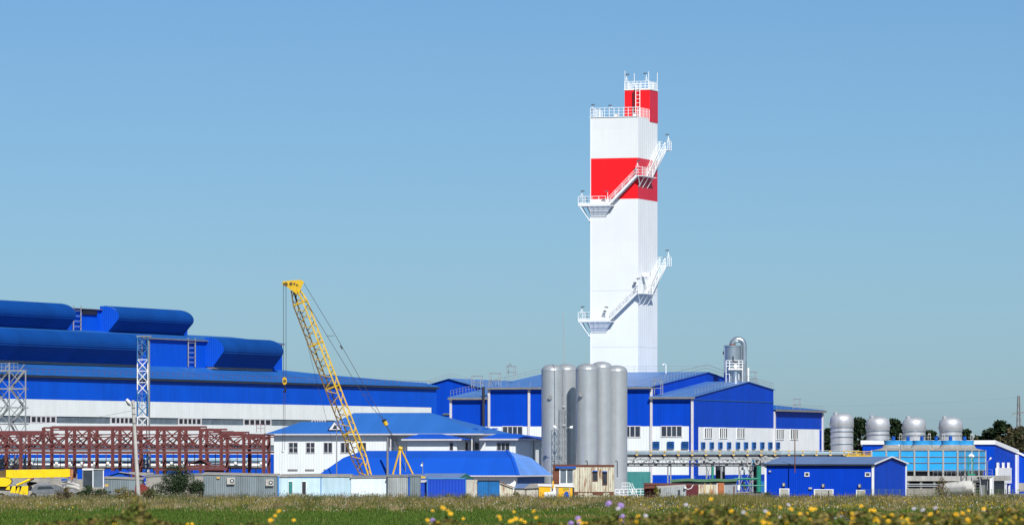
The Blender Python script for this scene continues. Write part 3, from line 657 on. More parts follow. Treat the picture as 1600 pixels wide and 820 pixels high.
MB().fbox(Rf, ra1 + .07, ra1 + .35, rb1 - 1.6, rb1 + .2, 0, rzb - .1).build('corner_duct', m_wht, rh)
fr2 = Fr(1590, Rf.W(ra1, rb1).y)
MB().prism([fr2.W(0, 0, 0), fr2.W(14, 0, 0), fr2.W(14, 0, 1), fr2.W(0, 0, fr2.z(707))], fr2.s * 10).build('lean_to_wall', m_blue_f, rh)
MB().bar(fr2.W(0, -.15, fr2.z(706)), fr2.W(14, -.15, 1), .25, .3).build('verge_trim', m_wht, rh)
MB().fbox(fr2, fr2.a_at(1592), fr2.a_at(1601), -.06, -.004, fr2.z(767), fr2.z(754)).build('grey_panel', m_conc, rh)
# ================================================================ tower
T = Fr(922.5, 1000)
ta1 = T.a_at(996.5); tb1 = T.b_at(1027, ta1)
zT = T.z(182.5, ta1); zr1_ = T.z(246.5, ta1); zr0_ = T.z(310.5, ta1)
bU = T.b_at(1014.5, ta1); aU = T.a_at(976, bU); zU = T.z(140.5, ta1, bU)
tow = thing('striped_tower', 'tall square white tower with red bands, zigzag outside stairs and railed top', 'tower', T.W(ta1 / 2, tb1 / 2, 0))
def tsec(z0, z1, mf, ms, nm):
    MB().fbox(T, 0, ta1, 0, tb1, z0, z1).build(nm, mf, tow)
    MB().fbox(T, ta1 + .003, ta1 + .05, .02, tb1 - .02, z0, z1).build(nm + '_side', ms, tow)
zj = [0, 17, 28, 39, zr0_]
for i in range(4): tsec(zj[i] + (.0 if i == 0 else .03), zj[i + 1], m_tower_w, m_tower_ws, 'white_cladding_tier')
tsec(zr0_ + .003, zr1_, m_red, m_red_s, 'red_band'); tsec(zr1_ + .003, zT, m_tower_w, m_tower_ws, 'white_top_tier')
MB().fbox(T, .25, ta1 - .1, .1, tb1 - .1, 16.9, zT - .3).build('core', m_steel_d, tow)
zC = T.z(186.0, ta1, (bU + tb1) / 2)
MB().fbox(T, aU, ta1 + .08, bU, tb1 + .05, zT - .4 - 0, zU).build('red_cap', m_red, tow)
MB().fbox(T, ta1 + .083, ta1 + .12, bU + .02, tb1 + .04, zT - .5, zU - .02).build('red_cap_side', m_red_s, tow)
MB().fbox(T, aU - .1, ta1 + .22, bU - .1, tb1 + .1, zU + .003, zU + .25).build('cap_slab', m_wsteel, tow)
for a in (.0,): MB().fbox(T, -.02, .12, -.06, -.004, 0, zT).build('corner_strip', m_wsteel, tow)
MB().fbox(T, -.15, ta1 + .06, -.15, bU, zT + .003, zT + .12).build('roof_slab', m_wsteel, tow)
MB().fbox(T, T.a_at(990, bU) - .1, T.a_at(990, bU) + .15, bU - .35, bU - .004, zT + .12, zU - .3).build('cable_tray', m_maroon, tow)
rail('top_railing', m_wsteel, tow, [T.W(0, bU, zT + .1), T.W(0, 0, zT + .1), T.W(ta1, 0, zT + .1), T.W(ta1, bU, zT + .1)], 1.75, .09, 1.0, 2)
rail('cap_railing', m_wsteel, tow, [T.W(aU, tb1, zU + .2), T.W(aU, bU, zU + .2), T.W(ta1, bU, zU + .2), T.W(ta1, tb1, zU + .2), T.W(aU, tb1, zU + .2)], 1.5, .09, .8, 2)
ac = T.a_at(996.5, bU - .6)
ladder(tow, T.W(ac, bU - .6, zT + .1), T.W(ac, bU - .6, zU + 1.3), .85, T.u, m_wsteel, .75, .12)
ad_ = T.a_at(962, .8)
for px_ in (963, 992): a = T.a_at(px_, .8); MB().fbox(T, a - .3, a + .3, .6, 1.1, zT + .12, zT + .8).build('roof_box', m_wsteel, tow)
for px_, b, top in ((976.5, bU, 111), (991, bU, 115), (1013.5, tb1, 112), (1027, tb1, 114)):
    a = T.a_at(px_, b); MB().tube(T.W(a, b, zU + .2), T.W(a, b, T.z(top, a, b)), .07, 5).build('lightning_rod', m_wsteel, tow)
def floodlight(a, b, z0, h, reach=.5, sgn=1):
    mb = MB(); mb.bar(T.W(a, b, z0), T.W(a, b, z0 + h), .09); mb.bar(T.W(a - .35, b, z0), T.W(a, b, z0 + h * .7), .06); mb.bar(T.W(a + .35, b, z0), T.W(a, b, z0 + h * .7), .06)
    o = mb.build('floodlight', m_wsteel, tow)
    MB().obox(T.W(a - .1 if sgn > 0 else a - .55, b - .3, z0 + h), T.u * .65, T.s * .35, (0, 0, .2)).build('lamp_head', m_lampd, o)
floodlight(T.a_at(925), .1, zT + 1.7, .7); floodlight(T.a_at(955), .1, zT + 1.7, .5, sgn=-1)
floodlight(T.a_at(979, bU), bU, zU + 1.7, 1.3); floodlight(T.a_at(1010, bU), bU, zU + 1.7, 1.4, sgn=-1)
def flight(z0, z1, z2, n0):
    """platform on the front left, stair up to the corner landing, landing, stair back to the rear platform"""
    w = 1.35
    aL0 = T.a_at(903.5, -w); aL1 = T.a_at(957, -w)
    # left platform wraps the left corner
    MB().fbox(T, aL0, aL1, -w, -.01, z0 - .16, z0).fbox(T, aL0, -.03, -.01, 4.5, z0 - .16, z0).build('platform', m_wsteel, tow)
    MB().fbox(T, aL0, aL1 - 1.2, -w - .03, -w, z0 + .003, z0 + .45).build('kick_plate', m_wsteel, tow)
    rail('platform_railing', m_wsteel, tow, [T.W(aL0, 4.4, z0), T.W(aL0, -w, z0), T.W(aL1 - 1.4, -w, z0)], 1.75, .09, 1.5, 2)
    bk = MB(); zb_ = z0 - 2.1
    n = 5; a_0, a_1 = .15, aL1 - 1.6
    for i in range(n):
        a = a_0 + (aL1 - .4 - a_0) * i / (n - 1); a2 = a_0 + (a_1 - .3 - a_0) * i / (n - 1)
        bk.bar(T.W(a, -w + .05, z0 - .2), T.W(a2, -.06, zb_), .1)
        bk.bar(T.W(a2, -.08, zb_), T.W(a2 + .9, -.7, z0 - .2), .06)
    bk.bar(T.W(a_0, -.08, zb_), T.W(a_1, -.08, zb_), .1); bk.bar(T.W(a_0, -.7, z0 - 1.1), T.W(aL1 - 1.0, -.7, z0 - 1.1), .06)
    bk.bar(T.W(aL0 + .3, .6, z0 - .2), T.W(-.05, .6, z0 - 3.6), .16); bk.bar(T.W(aL0 + .3, 3.6, z0 - .2), T.W(-.05, 3.6, z0 - 3.6), .16); bk.bar(T.W(aL0 + .3, -w + .1, z0 - .2), T.W(-.05, -.1, z0 - 3.0), .16)
    bk.bar(T.W(-.75, .6, z0 - 2.2), T.W(-.05, 3.0, z0 - 4.6), .07)
    bk.build('bracket', m_wsteel, tow)
    # tapered soffit plate under the front platform
    MB().add([T.W(a_0, -w + .1, z0 - .18), T.W(aL1 - .2, -w + .1, z0 - .18), T.W(aL1 - 2.0, -.07, zb_), T.W(a_0, -.07, zb_)], [(0, 1, 2, 3)]).build('soffit_mesh', m_wsteel, tow)
    # stair along the front
    aS1 = T.a_at(994, -w)
    def stair(p0, p1, side, w_):
        p0, p1 = Vector(p0), Vector(p1); side = Vector(side)
        st = MB(); st.bar(p0, p1, .09, .4); st.bar(p0 + side * w_, p1 + side * w_, .09, .4)
        so_ = st.build('stair', m_wsteel, tow)
        k = int((p1 - p0).length / .42); tr = MB()
        d = (p1 - p0); hd = Vector((d.x, d.y, 0)).normalized()
        for i in range(1, k):
            c = p0.lerp(p1, i / k); tr.obox(c - hd * .14, hd * .28, side * w_, (0, 0, .06))
        t_ = tr.build('treads', m_wsteel, so_); t_['kind'] = 'stuff'
        hr = MB()
        for q in (Vector((0, 0, 0)), side * w_):
            up = Vector((0, 0, 1.45)); hr.bar(p0 + q + up, p1 + q + up, .09); hr.bar(p0 + q + up * .55, p1 + q + up * .55, .07)
            for i in range(5): c = p0.lerp(p1, i / 4) + q; hr.bar(c, c + up, .08)
        hr.build('handrail', m_wsteel, so_)
    stair(T.W(aL1 - .9, -w, z0), T.W(aS1, -w, z1 - .1), T.s, w - .15)
    # corner landing wrapping to the side
    aL = ta1 + w; bLn = T.b_at(1027, aL)
    MB().fbox(T, aS1 - .2, ta1 + .0, -w, -.01, z1 - .16, z1).fbox(T, ta1 + .003, aL, -w, min(bLn, tb1 * .62), z1 - .16, z1).build('landing', m_wsteel, tow)
    rail('landing_railing', m_wsteel, tow, [T.W(aS1, -w, z1), T.W(aL, -w, z1), T.W(aL, tb1 * .42, z1)], 1.6, .09, 1.1, 2)
    lb = MB()
    for b in (.3, 3.0, 6.0): lb.bar(T.W(aL - .1, b, z1 - .2), T.W(ta1 + .06, b, z1 - 2.2), .12)
    lb.bar(T.W(aS1 + .4, -w + .1, z1 - .2), T.W(aS1 + .4, -.06, z1 - 2.0), .12); lb.build('bracket', m_wsteel, tow)
    # stair along the side up to the rear platform
    bS0 = tb1 * .40; bS1 = tb1 + .8
    zz2 = z2
    stair(T.W(ta1 + .2, bS0, z1), T.W(ta1 + .2, bS1, zz2), T.u, w - .2)
    MB().fbox(T, ta1 + .05, ta1 + 1.9, bS1, bS1 + 2.6, zz2 - .16, zz2).fbox(T, 0, ta1 + .05, tb1 + .4, tb1 + 2, zz2 - .16, zz2).build('rear_platform', m_wsteel, tow)
    rail('rear_platform_railing', m_wsteel, tow, [T.W(ta1 + 1.9, bS1 + .1, zz2), T.W(ta1 + 1.9, bS1 + 2.5, zz2), T.W(0, bS1 + 2.5, zz2)], 1.7, .09, 1.2, 2)
    db = MB(); db.bar(T.W(ta1 + 1.5, bS1 + .3, zz2 - .1), T.W(ta1 + .1, tb1 - 4, zz2 - 6), .14); db.build('diagonal_strut', m_wsteel, tow)
    floodlight(T.a_at(909, -w), -w, z0 + 1.7, 1.0, sgn=1); floodlight(T.a_at(949.5, -w), -w, z0 + .0, 2.6, sgn=-1)
    floodlight(T.a_at(996, -w), -w, z1 + 1.6, 1.1); floodlight(ta1 + 1.6, bS1 + 1.5, zz2 + 1.6, 1.3, sgn=-1)
flight(T.z(321.5), T.z(274.5, ta1), T.z(233.5, ta1, tb1), 0)
flight(T.z(502), T.z(458, ta1), T.z(414.5, ta1, tb1), 1)
aw = ta1 + .9
MB().fbox(T, aw - .6, aw + .9, 2, 3.0, T.z(431.5, ta1), T.z(425, ta1)).build('white_cabinet', m_wsteel, tow)
MB().bar(T.W(aw, 2.5, T.z(458, ta1)), T.W(aw, 2.5, T.z(432, ta1)), .12).build('cabinet_post', m_wsteel, tow)
for px_, y in ((992, 445), (945, 489)): a = T.a_at(px_, -.5); MB().lathe(T.W(a, -.5, T.z(y)), [(.02, 0), (.3, .1), (.35, .35), (.1, .5)], 10).build('signal_dish', m_steel_d, tow)

# ================================================================ silos
def silo(px, r, ytop, D, label, first=None, port=None):
    c = Vector((X(px, D), D, 0)); zt = Z(ytop, D)
    t = thing('storage_silo', label, 'silo', c, 'grey storage silos in front of the hall')
    zc = zt - 1.1
    MB().lathe(c, [(r * 1.06, 0), (r * 1.06, .5), (r, .52), (r, zc)], 40).build('shell', m_alu, t, True)
    MB().lathe(c, [(r * 1.012, zc + .003), (r * 1.012, zc + .12), (r * .97, zc + .3), (r * .86, zc + .62), (r * .62, zc + .9), (r * .3, zc + 1.06), (.03, zc + 1.1)], 40).build('domed_cap', m_alu, t, True)
    for z in range(3, int(zc), 3):
        MB().lathe(c, [(r * 1.001, z - .03), (r * 1.008, z - .02), (r * 1.008, z + .02), (r * 1.001, z + .03)], 40).build('seam_ring', m_alu, t, True)
    if port:
        p = P(port[0], port[1], D - r * .9); mb = MB(); mb.tube(p, p + Vector((0, -.45, 0)), .32, 10); mb.build('inspection_port', m_lampd, t)
        MB().tube(p + Vector((0, -.455, 0)), p + Vector((0, -.5, 0)), .38, 10).build('port_flange', m_steel_d, t)
    return t
silo(863.0, 1.86, 569.0, 872, 'front left storage silo with round inspection port, left of the lattice light mast', port=(859.5, 620.5))
silo(884.5, 1.86, 568.3, 880.5, 'rear storage silo half in the shadow of its neighbour, between the two front silos')
silo(917.3, 1.95, 567.6, 874, 'front middle storage silo with round inspection port above the rusty cabin', port=(908, 616))
silo(940.0, 1.86, 564.5, 884, 'tallest storage silo, rising behind the front middle one')
silo(963.4, 1.86, 570.2, 886, 'rightmost storage silo standing above the white steps')

# ================================================================ roof scrubber
sD = 985
scr = thing('exhaust_scrubber', 'silver scrubber vessel with hooked duct pipe rising behind the gabled roof', 'scrubber', (X(1148, sD), sD, 16))
kx = sD / F
def px_w(n): return n * kx
cx = X(1144.5, sD); r_ = px_w(13.6)
MB().lathe((cx, sD, Z(604, sD)), [(r_, 0), (r_, Z(542, sD) - Z(604, sD)), (r_ * 1.05, Z(541.8, sD) - Z(604, sD)), (r_ * 1.05, Z(539.5, sD) - Z(604, sD)), (.05, Z(539, sD) - Z(604, sD))], 28).build('vessel', m_alus, scr, True)
pp = [P(1144.5, 539.5, sD)]
for i in range(0, 13):
    t = math.pi * (1 - i / 12); cxp = 1153; pp.append(P(cxp + 9.5 * math.cos(t), 539 - 8.8 * math.sin(t) , sD) if True else None)
pp.append(P(1162.5, 604, sD))
MB().path(pp, px_w(4.4), 16).build('hooked_duct', m_alus, scr, True)
MB().lathe((X(1144.5, sD), sD, Z(539.4, sD)), [(px_w(5.2), 0), (px_w(5.2), .25)], 16).build('duct_collar', m_rust2, scr)
MB().tube(P(1158.5, 540, sD - 1), P(1158.5, 604, sD - 1), px_w(1.0), 8).build('thin_pipe', m_alus, scr, True)
pf = MB(); yD = sD - r_ - .3
for x_ in (1134.5, 1140, 1154.5, 1160.5): pf.bar(P(x_, 604, yD), P(x_, 563, yD), .12)
for y_ in (563, 567, 571.5): pf.bar(P(1134.5, y_, yD), P(1161, y_, yD), .1)
pf.bar(P(1134.5, 584, yD), P(1140, 584, yD), .1)
pf.build('platform_railing', m_wsteel, scr)
MB().obox(P(1138, 577.5, yD - .9), (px_w(22), 0, 0), (0, 1, 0), (0, 0, .3)).build('platform', m_wsteel, scr)
MB().tube(P(1149.5, 571.5, yD - .2), P(1149.5, 571.5, yD - .7), px_w(3.3), 14).build('fan_inlet', m_wsteel, scr)
MB().lathe((X(1149, yD), yD, Z(604, yD)), [(px_w(7), 0), (px_w(7), .9), (px_w(4.5), 1.7), (px_w(4.5), 3.0)], 16).build('blower_housing', m_alus, scr, True)
MB().bar(P(1145.5, 556, yD), P(1145.5, 564, yD), .2).bar(P(1145.5, 564.5, yD), P(1153, 565.5, yD), .2).build('black_pipe', m_black, scr)
MB().obox(P(1129.3, 553.5, sD), (.35, 0, 0), (0, .5, 0), (0, 0, .6)).build('side_bracket', m_lampd, scr)
MB().tube(P(1169, 597, sD + 2), P(1169, 574.5, sD + 2), px_w(1.7), 10).build('white_vent_pipe', m_wsteel, scr)

# ================================================================ bright tanks
def tank(px, label, D=980):
    k = D / F; c = Vector((X(px, D), D, 0)); r = 18.2 * k; zt = Z(645, D); zlow = Z(700, D)
    t = thing('silver_tank', label, 'tank', c, 'silver ribbed tanks behind the cooling towers')
    zc = Z(656, D)
    prof = [(r * 1.0, zlow), (r, zc - 1.4), (r * 1.02, zc - 1.38), (r * 1.02, zc - 1.3), (r, zc - 1.28)]
    MB().lathe(c, [(r * .93, zlow - 2.5), (r * .97, zlow), (r * .97, Z(667, D))], 36).build('lower_shell', m_alub, t, True)
    MB().lathe(c, [(r * .97, Z(667, D) + .003), (r * 1.02, Z(667, D) + .15), (r * 1.02, zc), (r * .98, zc + .45), (r * .86, zc + .85), (r * .66, zc + 1.12), (r * .3, zc + 1.3), (.05, zc + 1.35)], 36).build('domed_cap', m_alub, t, True)
    for y in (667, 673.5, 682, 693):
        MB().lathe(c, [(r * .97, Z(y, D) - .1), (r * 1.03, Z(y, D) - .08), (r * 1.03, Z(y, D) + .08), (r * .97, Z(y, D) + .1)], 36).build('hoop_ring', m_alus, t, True)
    MB().tube(c + Vector((-r * .55, -r * .2, zc + .7)), c + Vector((-r * .55, -r * .2, zc + 1.35)), r * .17, 12).build('vent_neck', m_alub, t, True)
    MB().lathe(c + Vector((-r * .55, -r * .2, zc + 1.15)), [(.05, 0), (r * .2, .1), (r * .2, .3), (.05, .48)], 12).build('vent_cap', m_alub, t, True)
    bs = MB()
    for k_ in range(4):
        an = k_ * math.pi / 2 + .5; q = c + Vector((math.cos(an), math.sin(an), 0)) * r * .8; bs.bar(q, q + Vector((0, 0, zlow - 2)), .4)
    bs.build('support_legs', m_concl, t); t.children[-1]['kind'] = 'stuff'
    MB().obox(c + Vector((-r * 1.08, -.2, Z(664, D))), (.25, 0, 0), (0, .4, 0), (0, 0, .5)).build('side_bracket', m_steel_d, t)
    return t
t0 = tank(1315.5, 'silver ribbed tank nearest the white wing, leftmost of the four')
for px, lb, D in ((1371.8, 'silver ribbed tank rising left of the first cooling fan, second from the white wing', 980), (1428.5, 'silver ribbed tank behind the middle cooling fans, third from the white wing', 980), (1485.5, 'silver ribbed tank furthest right, nearest the power pylon', 980)):
    dup(t0, (X(px, D) - X(1315.5, D), 0, -.6 if px < 1400 else -.75), lb)

# ================================================================ cooling towers
Cf = Fr(1362, 875)
ca1 = Cf.a_at(1496.5); cb1 = Cf.b_at(1540, ca1)
def cz(y): return Cf.z(y, ca1)
ct = thing('cooling_tower', 'row of light blue panelled cooling towers with round fan rings on a concrete basin', 'cooling tower', Cf.W(ca1 / 2, 5, 0))
MB().fbox(Cf, .15, ca1 - .15, .15, cb1 - .15, cz(736), cz(703)).build('inner_core', m_steel_d, ct)
cols = [1362, 1385, 1406, 1429, 1451, 1474, 1496.5]
rows = [(734.5, 723), (722, 713.5), (712.7, 703.8)]
for i in range(6):
    a0, a1 = Cf.a_at(cols[i]), Cf.a_at(cols[i + 1])
    for y0, y1 in rows: MB().fbox(Cf, a0 + .14, a1 - .14, .02, .12, cz(y0), cz(y1)).build('panel', m_cool, ct)
    MB().fbox(Cf, a0 - .13, a0 + .13, -.12, .1, cz(743), cz(703)).build('post', m_concl, ct)
MB().fbox(Cf, ca1 - .13, ca1 + .13, -.12, .1, cz(743), cz(703)).build('post', m_concl, ct)
for y in (735.2, 722.5, 713.1, 703.3): MB().fbox(Cf, 0, ca1 + .05, -.09, .03, cz(y + .5), cz(y - .5)).build('beam', m_steel_d, ct)
sb = [0, cb1 * .25, cb1 * .5, cb1 * .75, cb1]
for i in range(4):
    for y0, y1 in rows: MB().fbox(Cf, ca1 - .12, ca1 - .02, sb[i] + .4, sb[i + 1] - .2, cz(y0), cz(y1)).build('panel', m_cool, ct)
    MB().fbox(Cf, ca1 + .0, ca1 + .12, sb[i + 1] - .3, sb[i + 1] + .1, cz(743), cz(703)).build('post', m_concl, ct)
for y in (735.2, 722.5, 713.1, 703.3): MB().fbox(Cf, ca1 - .03, ca1 + .1, .1, cb1, cz(y + .5), cz(y - .5)).build('beam', m_steel_d, ct)
cellw = ca1 / 3; celld = cb1 / 2
for j in (1, 0):
    for i in range(3):
        ac_, bc_ = cellw * (i + .5), celld * (j + .5)
        z0, z1, z2 = cz(703), cz(694.5), cz(687.5); hw_, hd_ = cellw / 2, celld / 2; rr = 1.62
        n = 24; mb = MB(); base = []; top = []; mid_ = []
        for k in range(n):
            t = 2 * math.pi * k / n; cxx, cyy = math.cos(t), math.sin(t); mxx = max(abs(cxx) / hw_, abs(cyy) / hd_)
            mid_.append(Cf.W(ac_ + cxx * (rr * 1.05 * .72 + .28 / mxx), bc_ + cyy * (rr * 1.05 * .72 + .28 / mxx), z0 + (z1 - z0) * .42))
            base.append(Cf.W(ac_ + cxx / mxx, bc_ + cyy / mxx, z0 + .003)); top.append(Cf.W(ac_ + cxx * rr * 1.05, bc_ + cyy * rr * 1.05, z1))
        mb.add(base + mid_ + top, [(j_ * n + k, j_ * n + (k + 1) % n, j_ * n + n + (k + 1) % n, j_ * n + n + k) for k in range(n) for j_ in (0, 1)])
        mb.build('cone_hood', m_conc, ct)
        c = Cf.W(ac_, bc_, 0)
        fr_ = MB().lathe(c, [(rr, z1), (rr * .97, (z1 + z2) / 2), (rr * 1.04, z2), (rr * .95, z2), (rr * .9, z1)], 28).build('fan_ring', m_coolr, ct, True)
        MB().tube(c + Vector((0, 0, z1)), c + Vector((0, 0, z2 + .7)), .32, 10).build('fan_motor', m_blue_t, fr_)
        mo = MB()
        for dx in (.9, 1.3): mo.bar(Cf.W(ac_ + dx + .2, bc_, z2), Cf.W(ac_ + dx + .2, bc_, z2 + 1.1), .08)
        mo.bar(Cf.W(ac_ + 1.1, bc_, z2 + 1.1), Cf.W(ac_ + 1.5, bc_, z2 + 1.1), .2); mo.bar(Cf.W(ac_ + .7, bc_, z2 + .5), Cf.W(ac_ + 1.7, bc_, z2 + .5), .06)
        mo.build('fan_ladder', m_concl, fr_)
MB().fbox(Cf, .3, ca1 - .3, .6, cb1 - .3, cz(743), cz(735.8)).build('air_inlet', m_slot, ct)
MB().fbox(Cf, -.8, Cf.a_at(1530), -.9, cb1 + 3, cz(751), cz(743.2)).build('basin', m_concl, ct)
aE = Cf.a_at(1530)
for i in range(9):
    a = -.5 + (aE - .2) * i / 8; MB().fbox(Cf, a - .2, a + .2, -.6, -.1, 0, cz(751)).build('column', m_conc, ct)
MB().fbox(Cf, -.5, aE - .4, 2, cb1, 0, cz(751.2)).build('dark_undercroft', m_slot, ct)
MB().fbox(Cf, -.5, aE - 6.2, -.5, 0, 0, cz(762)).build('low_wall', m_conc, ct)
for yy in (756, 759): MB().bar(Cf.W(-.5, -.7, cz(yy)), Cf.W(aE - 3, -.7, cz(yy)), .18).build('service_pipe', m_pipew, ct)
MB().fbox(Cf, Cf.a_at(1548.5), Cf.a_at(1552.5), -1, .2, 0, cz(744.5)).build('rear_pump_house', m_wht, ct)
MB().fbox(Cf, aE + .003, Cf.a_at(1548.4), .1, 1.5, 0, cz(748)).build('dark_gap_fill', m_steel_d, ct)  # block added as the darkness of the gap beside the pump house
MB().fbox(Cf, aE + .003, Cf.a_at(1552.5), -1.2, 1.6, cz(744.4), cz(743.3)).build('walkway_deck', m_concl, ct)
rail('basin_railing', m_steel, ct, [Cf.W(Cf.a_at(1460), -.8, cz(743)), Cf.W(Cf.a_at(1552), -.8, cz(743))], 1.1, .05, .8)
ladder(ct, Cf.W(Cf.a_at(1532), -1.6, 0), Cf.W(Cf.a_at(1527), -1.1, cz(743)), 1.3, Cf.u, m_steel, .5, .1)
# ================================================================ lattice crawler crane
cD = 832; kc = cD / F
crane = thing('crawler_crane', 'yellow lattice boom crawler crane raised steeply in front of the white office', 'crane', (X(600, cD), cD, 0))
foot = P(578, 758, cD); head = P(461, 452, cD)
ax = (head - foot).normalized(); side = Vector((ax.z, 0, -ax.x)).normalized()   # to the right in the picture
dep = Vector((0, 1, 0))
boom = MB().obox(foot - side * .7 - dep * .7, side * 1.4, dep * 1.4, ax * .5).build('boom_foot', m_yel, crane)
Lb = (head - foot).length; rr = 1.28
al = R(24)
offs = [(math.cos(al + k * math.pi / 2), math.sin(al + k * math.pi / 2)) for k in range(4)]
def bp(k, t):
    s_ = rr * (1 if .14 < t < .93 else (.55 + .45 * t / .14 if t <= .14 else 1 - .45 * (t - .93) / .07))
    return foot + ax * (Lb * t) + side * (offs[k][0] * s_) + dep * (offs[k][1] * s_)
for k in range(4):
    mb = MB()
    ts = [0, .14, .93, 1]
    for a, b in zip(ts, ts[1:]): mb.bar(bp(k, a), bp(k, b), .21)
    mb.build('boom_chord', m_yel if offs[k][1] < .5 and offs[k][0] > -.8 else m_yeld, crane)  # far chord darkened in colour as shade, left chord dark with dirt too
NB = 24
for f in range(4):
    k0, k1 = f, (f + 1) % 4
    far = (offs[k0][1] + offs[k1][1]) > 0
    for i in range(NB):
        t0_, t1_ = i / NB, (i + 1) / NB
        a, b = (k0, k1) if i % 2 == 0 else (k1, k0)
        MB().bar(bp(a, t0_ + .004), bp(b, t1_ - .004), .1).build('lacing_bar', m_yel if not far else m_yeld, crane)  # lacing on the far faces gets its shade from the darker paint
for t in (.03, .27, .5, .72, .93):
    mb = MB()
    for f in range(4): mb.bar(bp(f, t), bp((f + 1) % 4, t), .2)
    mb.build('boom_collar', m_yel, crane)
# head: cranked top plate with sheaves
hp = [(442, 440.5), (449, 438.5), (470, 437), (475, 440), (468, 456), (463, 459), (446, 446.5)]
for dy in (-.75, .65): 
    MB().prism([P(x, y, cD + dy) for x, y in hp], (0, .09, 0)).build('head_plate', m_yel, crane)
MB().prism([P(x, y, cD - .4) for x, y in [(447, 441), (470, 439), (472, 441), (452, 445)]], (0, .8, 0)).build('head_box', m_yel, crane)
for x, y, r in ((446.5, 444, .42), (454.5, 443.2, .33), (464, 445, .2), (460, 443, .2)):
    p = P(x, y, cD - .85); MB().tube(p, p + Vector((0, .09, 0)), r * .8, 14).build('sheave', m_yeld, crane)
p = P(444.5, 442.5, cD - .5); MB().tube(p, p + Vector((0, 1.0, 0)), .38, 14).build('head_sheave', m_yel, crane)
for x in (442.8, 446.9):
    MB().tube(P(x, 444, cD - .2), P(x if x > 445 else 443, 592 if x < 445 else 594, cD - .2), .042, 5).build('hoist_rope', m_rope, crane)
hb = thing('hook_block', 'yellow hook block hanging on ropes from the crane head before the blue wall', 'hook block', P(444.5, 612, cD - .2))
MB().prism([P(x, y, cD - .35) for x, y in [(443, 589), (446, 589), (448, 592), (448, 598), (446, 600.5), (443, 600.5), (441.3, 597), (441.3, 592)]], (0, .35, 0)).build('block', m_yel, hb)
p = P(444.7, 595, cD - .37); MB().tube(p, p + Vector((0, .39, 0)), .28, 12).build('sheave', m_yeld, hb)
MB().path([P(444.5, 600, cD - .2), P(444.5, 606, cD - .2), P(446.3, 608.5, cD - .2), P(445.8, 611.5, cD - .2), P(443.5, 612, cD - .2), P(442, 609.5, cD - .2)], [.1, .12, .16, .17, .13, .05], 8).build('hook', m_black, hb)
for x0, x1 in ((443.4, 441.6), (445.6, 444.4)): MB().tube(P(x0, 612, cD - .2), P(x1 + (0 if x0 < 445 else .6), 703, cD - .2), .035, 5).build('sling', m_rope, hb)
MB().path([P(440, 704, cD - .2), P(441.5, 706.5, cD - .2), P(443.5, 706, cD - .2)], .07, 6).build('sling_hook', m_rope, hb)
# pendants and luffing tackle
gx, gy = 625.5, 700.0
for pts_ in (((474, 441), (525, 525), (602, 660)), ((464, 447), (512, 526), (551, 590), (580, 634.6), (600, 657))):
    MB().path([P(*a, cD + .3) for a in pts_], .04, 5).build('pendant_rope', m_rope, crane)
for t in (.38, .80):
    a = P(474, 441, cD + .3).lerp(P(602, 660, cD + .3), t); MB().bar(a, a - Vector((1.3, 0, .05)), .07).build('rope_spreader', m_rope, crane)
a = P(474, 441, cD + .3).lerp(P(602, 660, cD + .3), .45); b = P(474, 441, cD + .3).lerp(P(602, 660, cD + .3), .475); MB().tube(a, b, .12, 6).build('rope_socket', m_rope, crane)
MB().tube(P(463, 470, cD + .8), P(519, 690, cD + .8), .025, 5).build('slack_rope', m_rope, crane)
MB().tube(P(600, 656, cD + .1), P(604, 664, cD + .1), .36, 10).build('tackle_block', m_yel, crane)
MB().tube(P(599.5, 655, cD + .1), P(601, 658, cD + .1), .38, 10).build('tackle_block_end', m_black, crane)
for d in (-1.2, -.4, .4, 1.2): MB().tube(P(603 + d, 664, cD), P(624.5 + d, 700, cD), .025, 5).build('tackle_rope', m_rope, crane)
MB().tube(P(623, 699, cD), P(628.5, 701, cD), .3, 12).build('gantry_sheave', m_yel, crane)
for x, y, dy in ((612.5, 745, -.9), (625.2, 745, -1.2), (647.5, 745, 1.0)):
    MB().bar(P(gx + (1.5 if x > 640 else -1 if x < 620 else 0), 702, cD), P(x, y, cD + dy), .21, .21).build('gantry_leg', m_yel, crane)
MB().bar(P(619, 737, cD), P(622, 705, cD), .06).build('gantry_brace', m_rope, crane)
# machinery house and tracks behind the sheds
MB().obox(P(590, 760, cD - 1.5), (px_w(75) * .84, 0, 0), (0, 3, 0), (0, 0, 1.7)).build('machinery_house', m_yel, crane)
MB().obox(P(582, 760, cD - 1.9), (1.2, 0, 0), (0, 1.2, 0), (0, 0, 1.6)).build('cab', m_glass, crane)
for dy in (-2.2, 1.4):
    c0 = Vector((X(585, cD), cD + dy, .55)); c1 = Vector((X(640, cD), cD + dy, .55)); mb = MB()
    mb.obox(c0 + Vector((0, 0, -.45)), c1 - c0, (0, .8, 0), (0, 0, .9))
    for c in (c0, c1): mb.tube(c, c + Vector((0, .8, 0)), .45, 14)
    mb.build('crawler_track', m_black, crane)
MB().obox((X(598, cD), cD - 1.4, .6), (3, 0, 0), (0, 2.8, 0), (0, 0, .8)).build('carbody', m_yeld, crane)

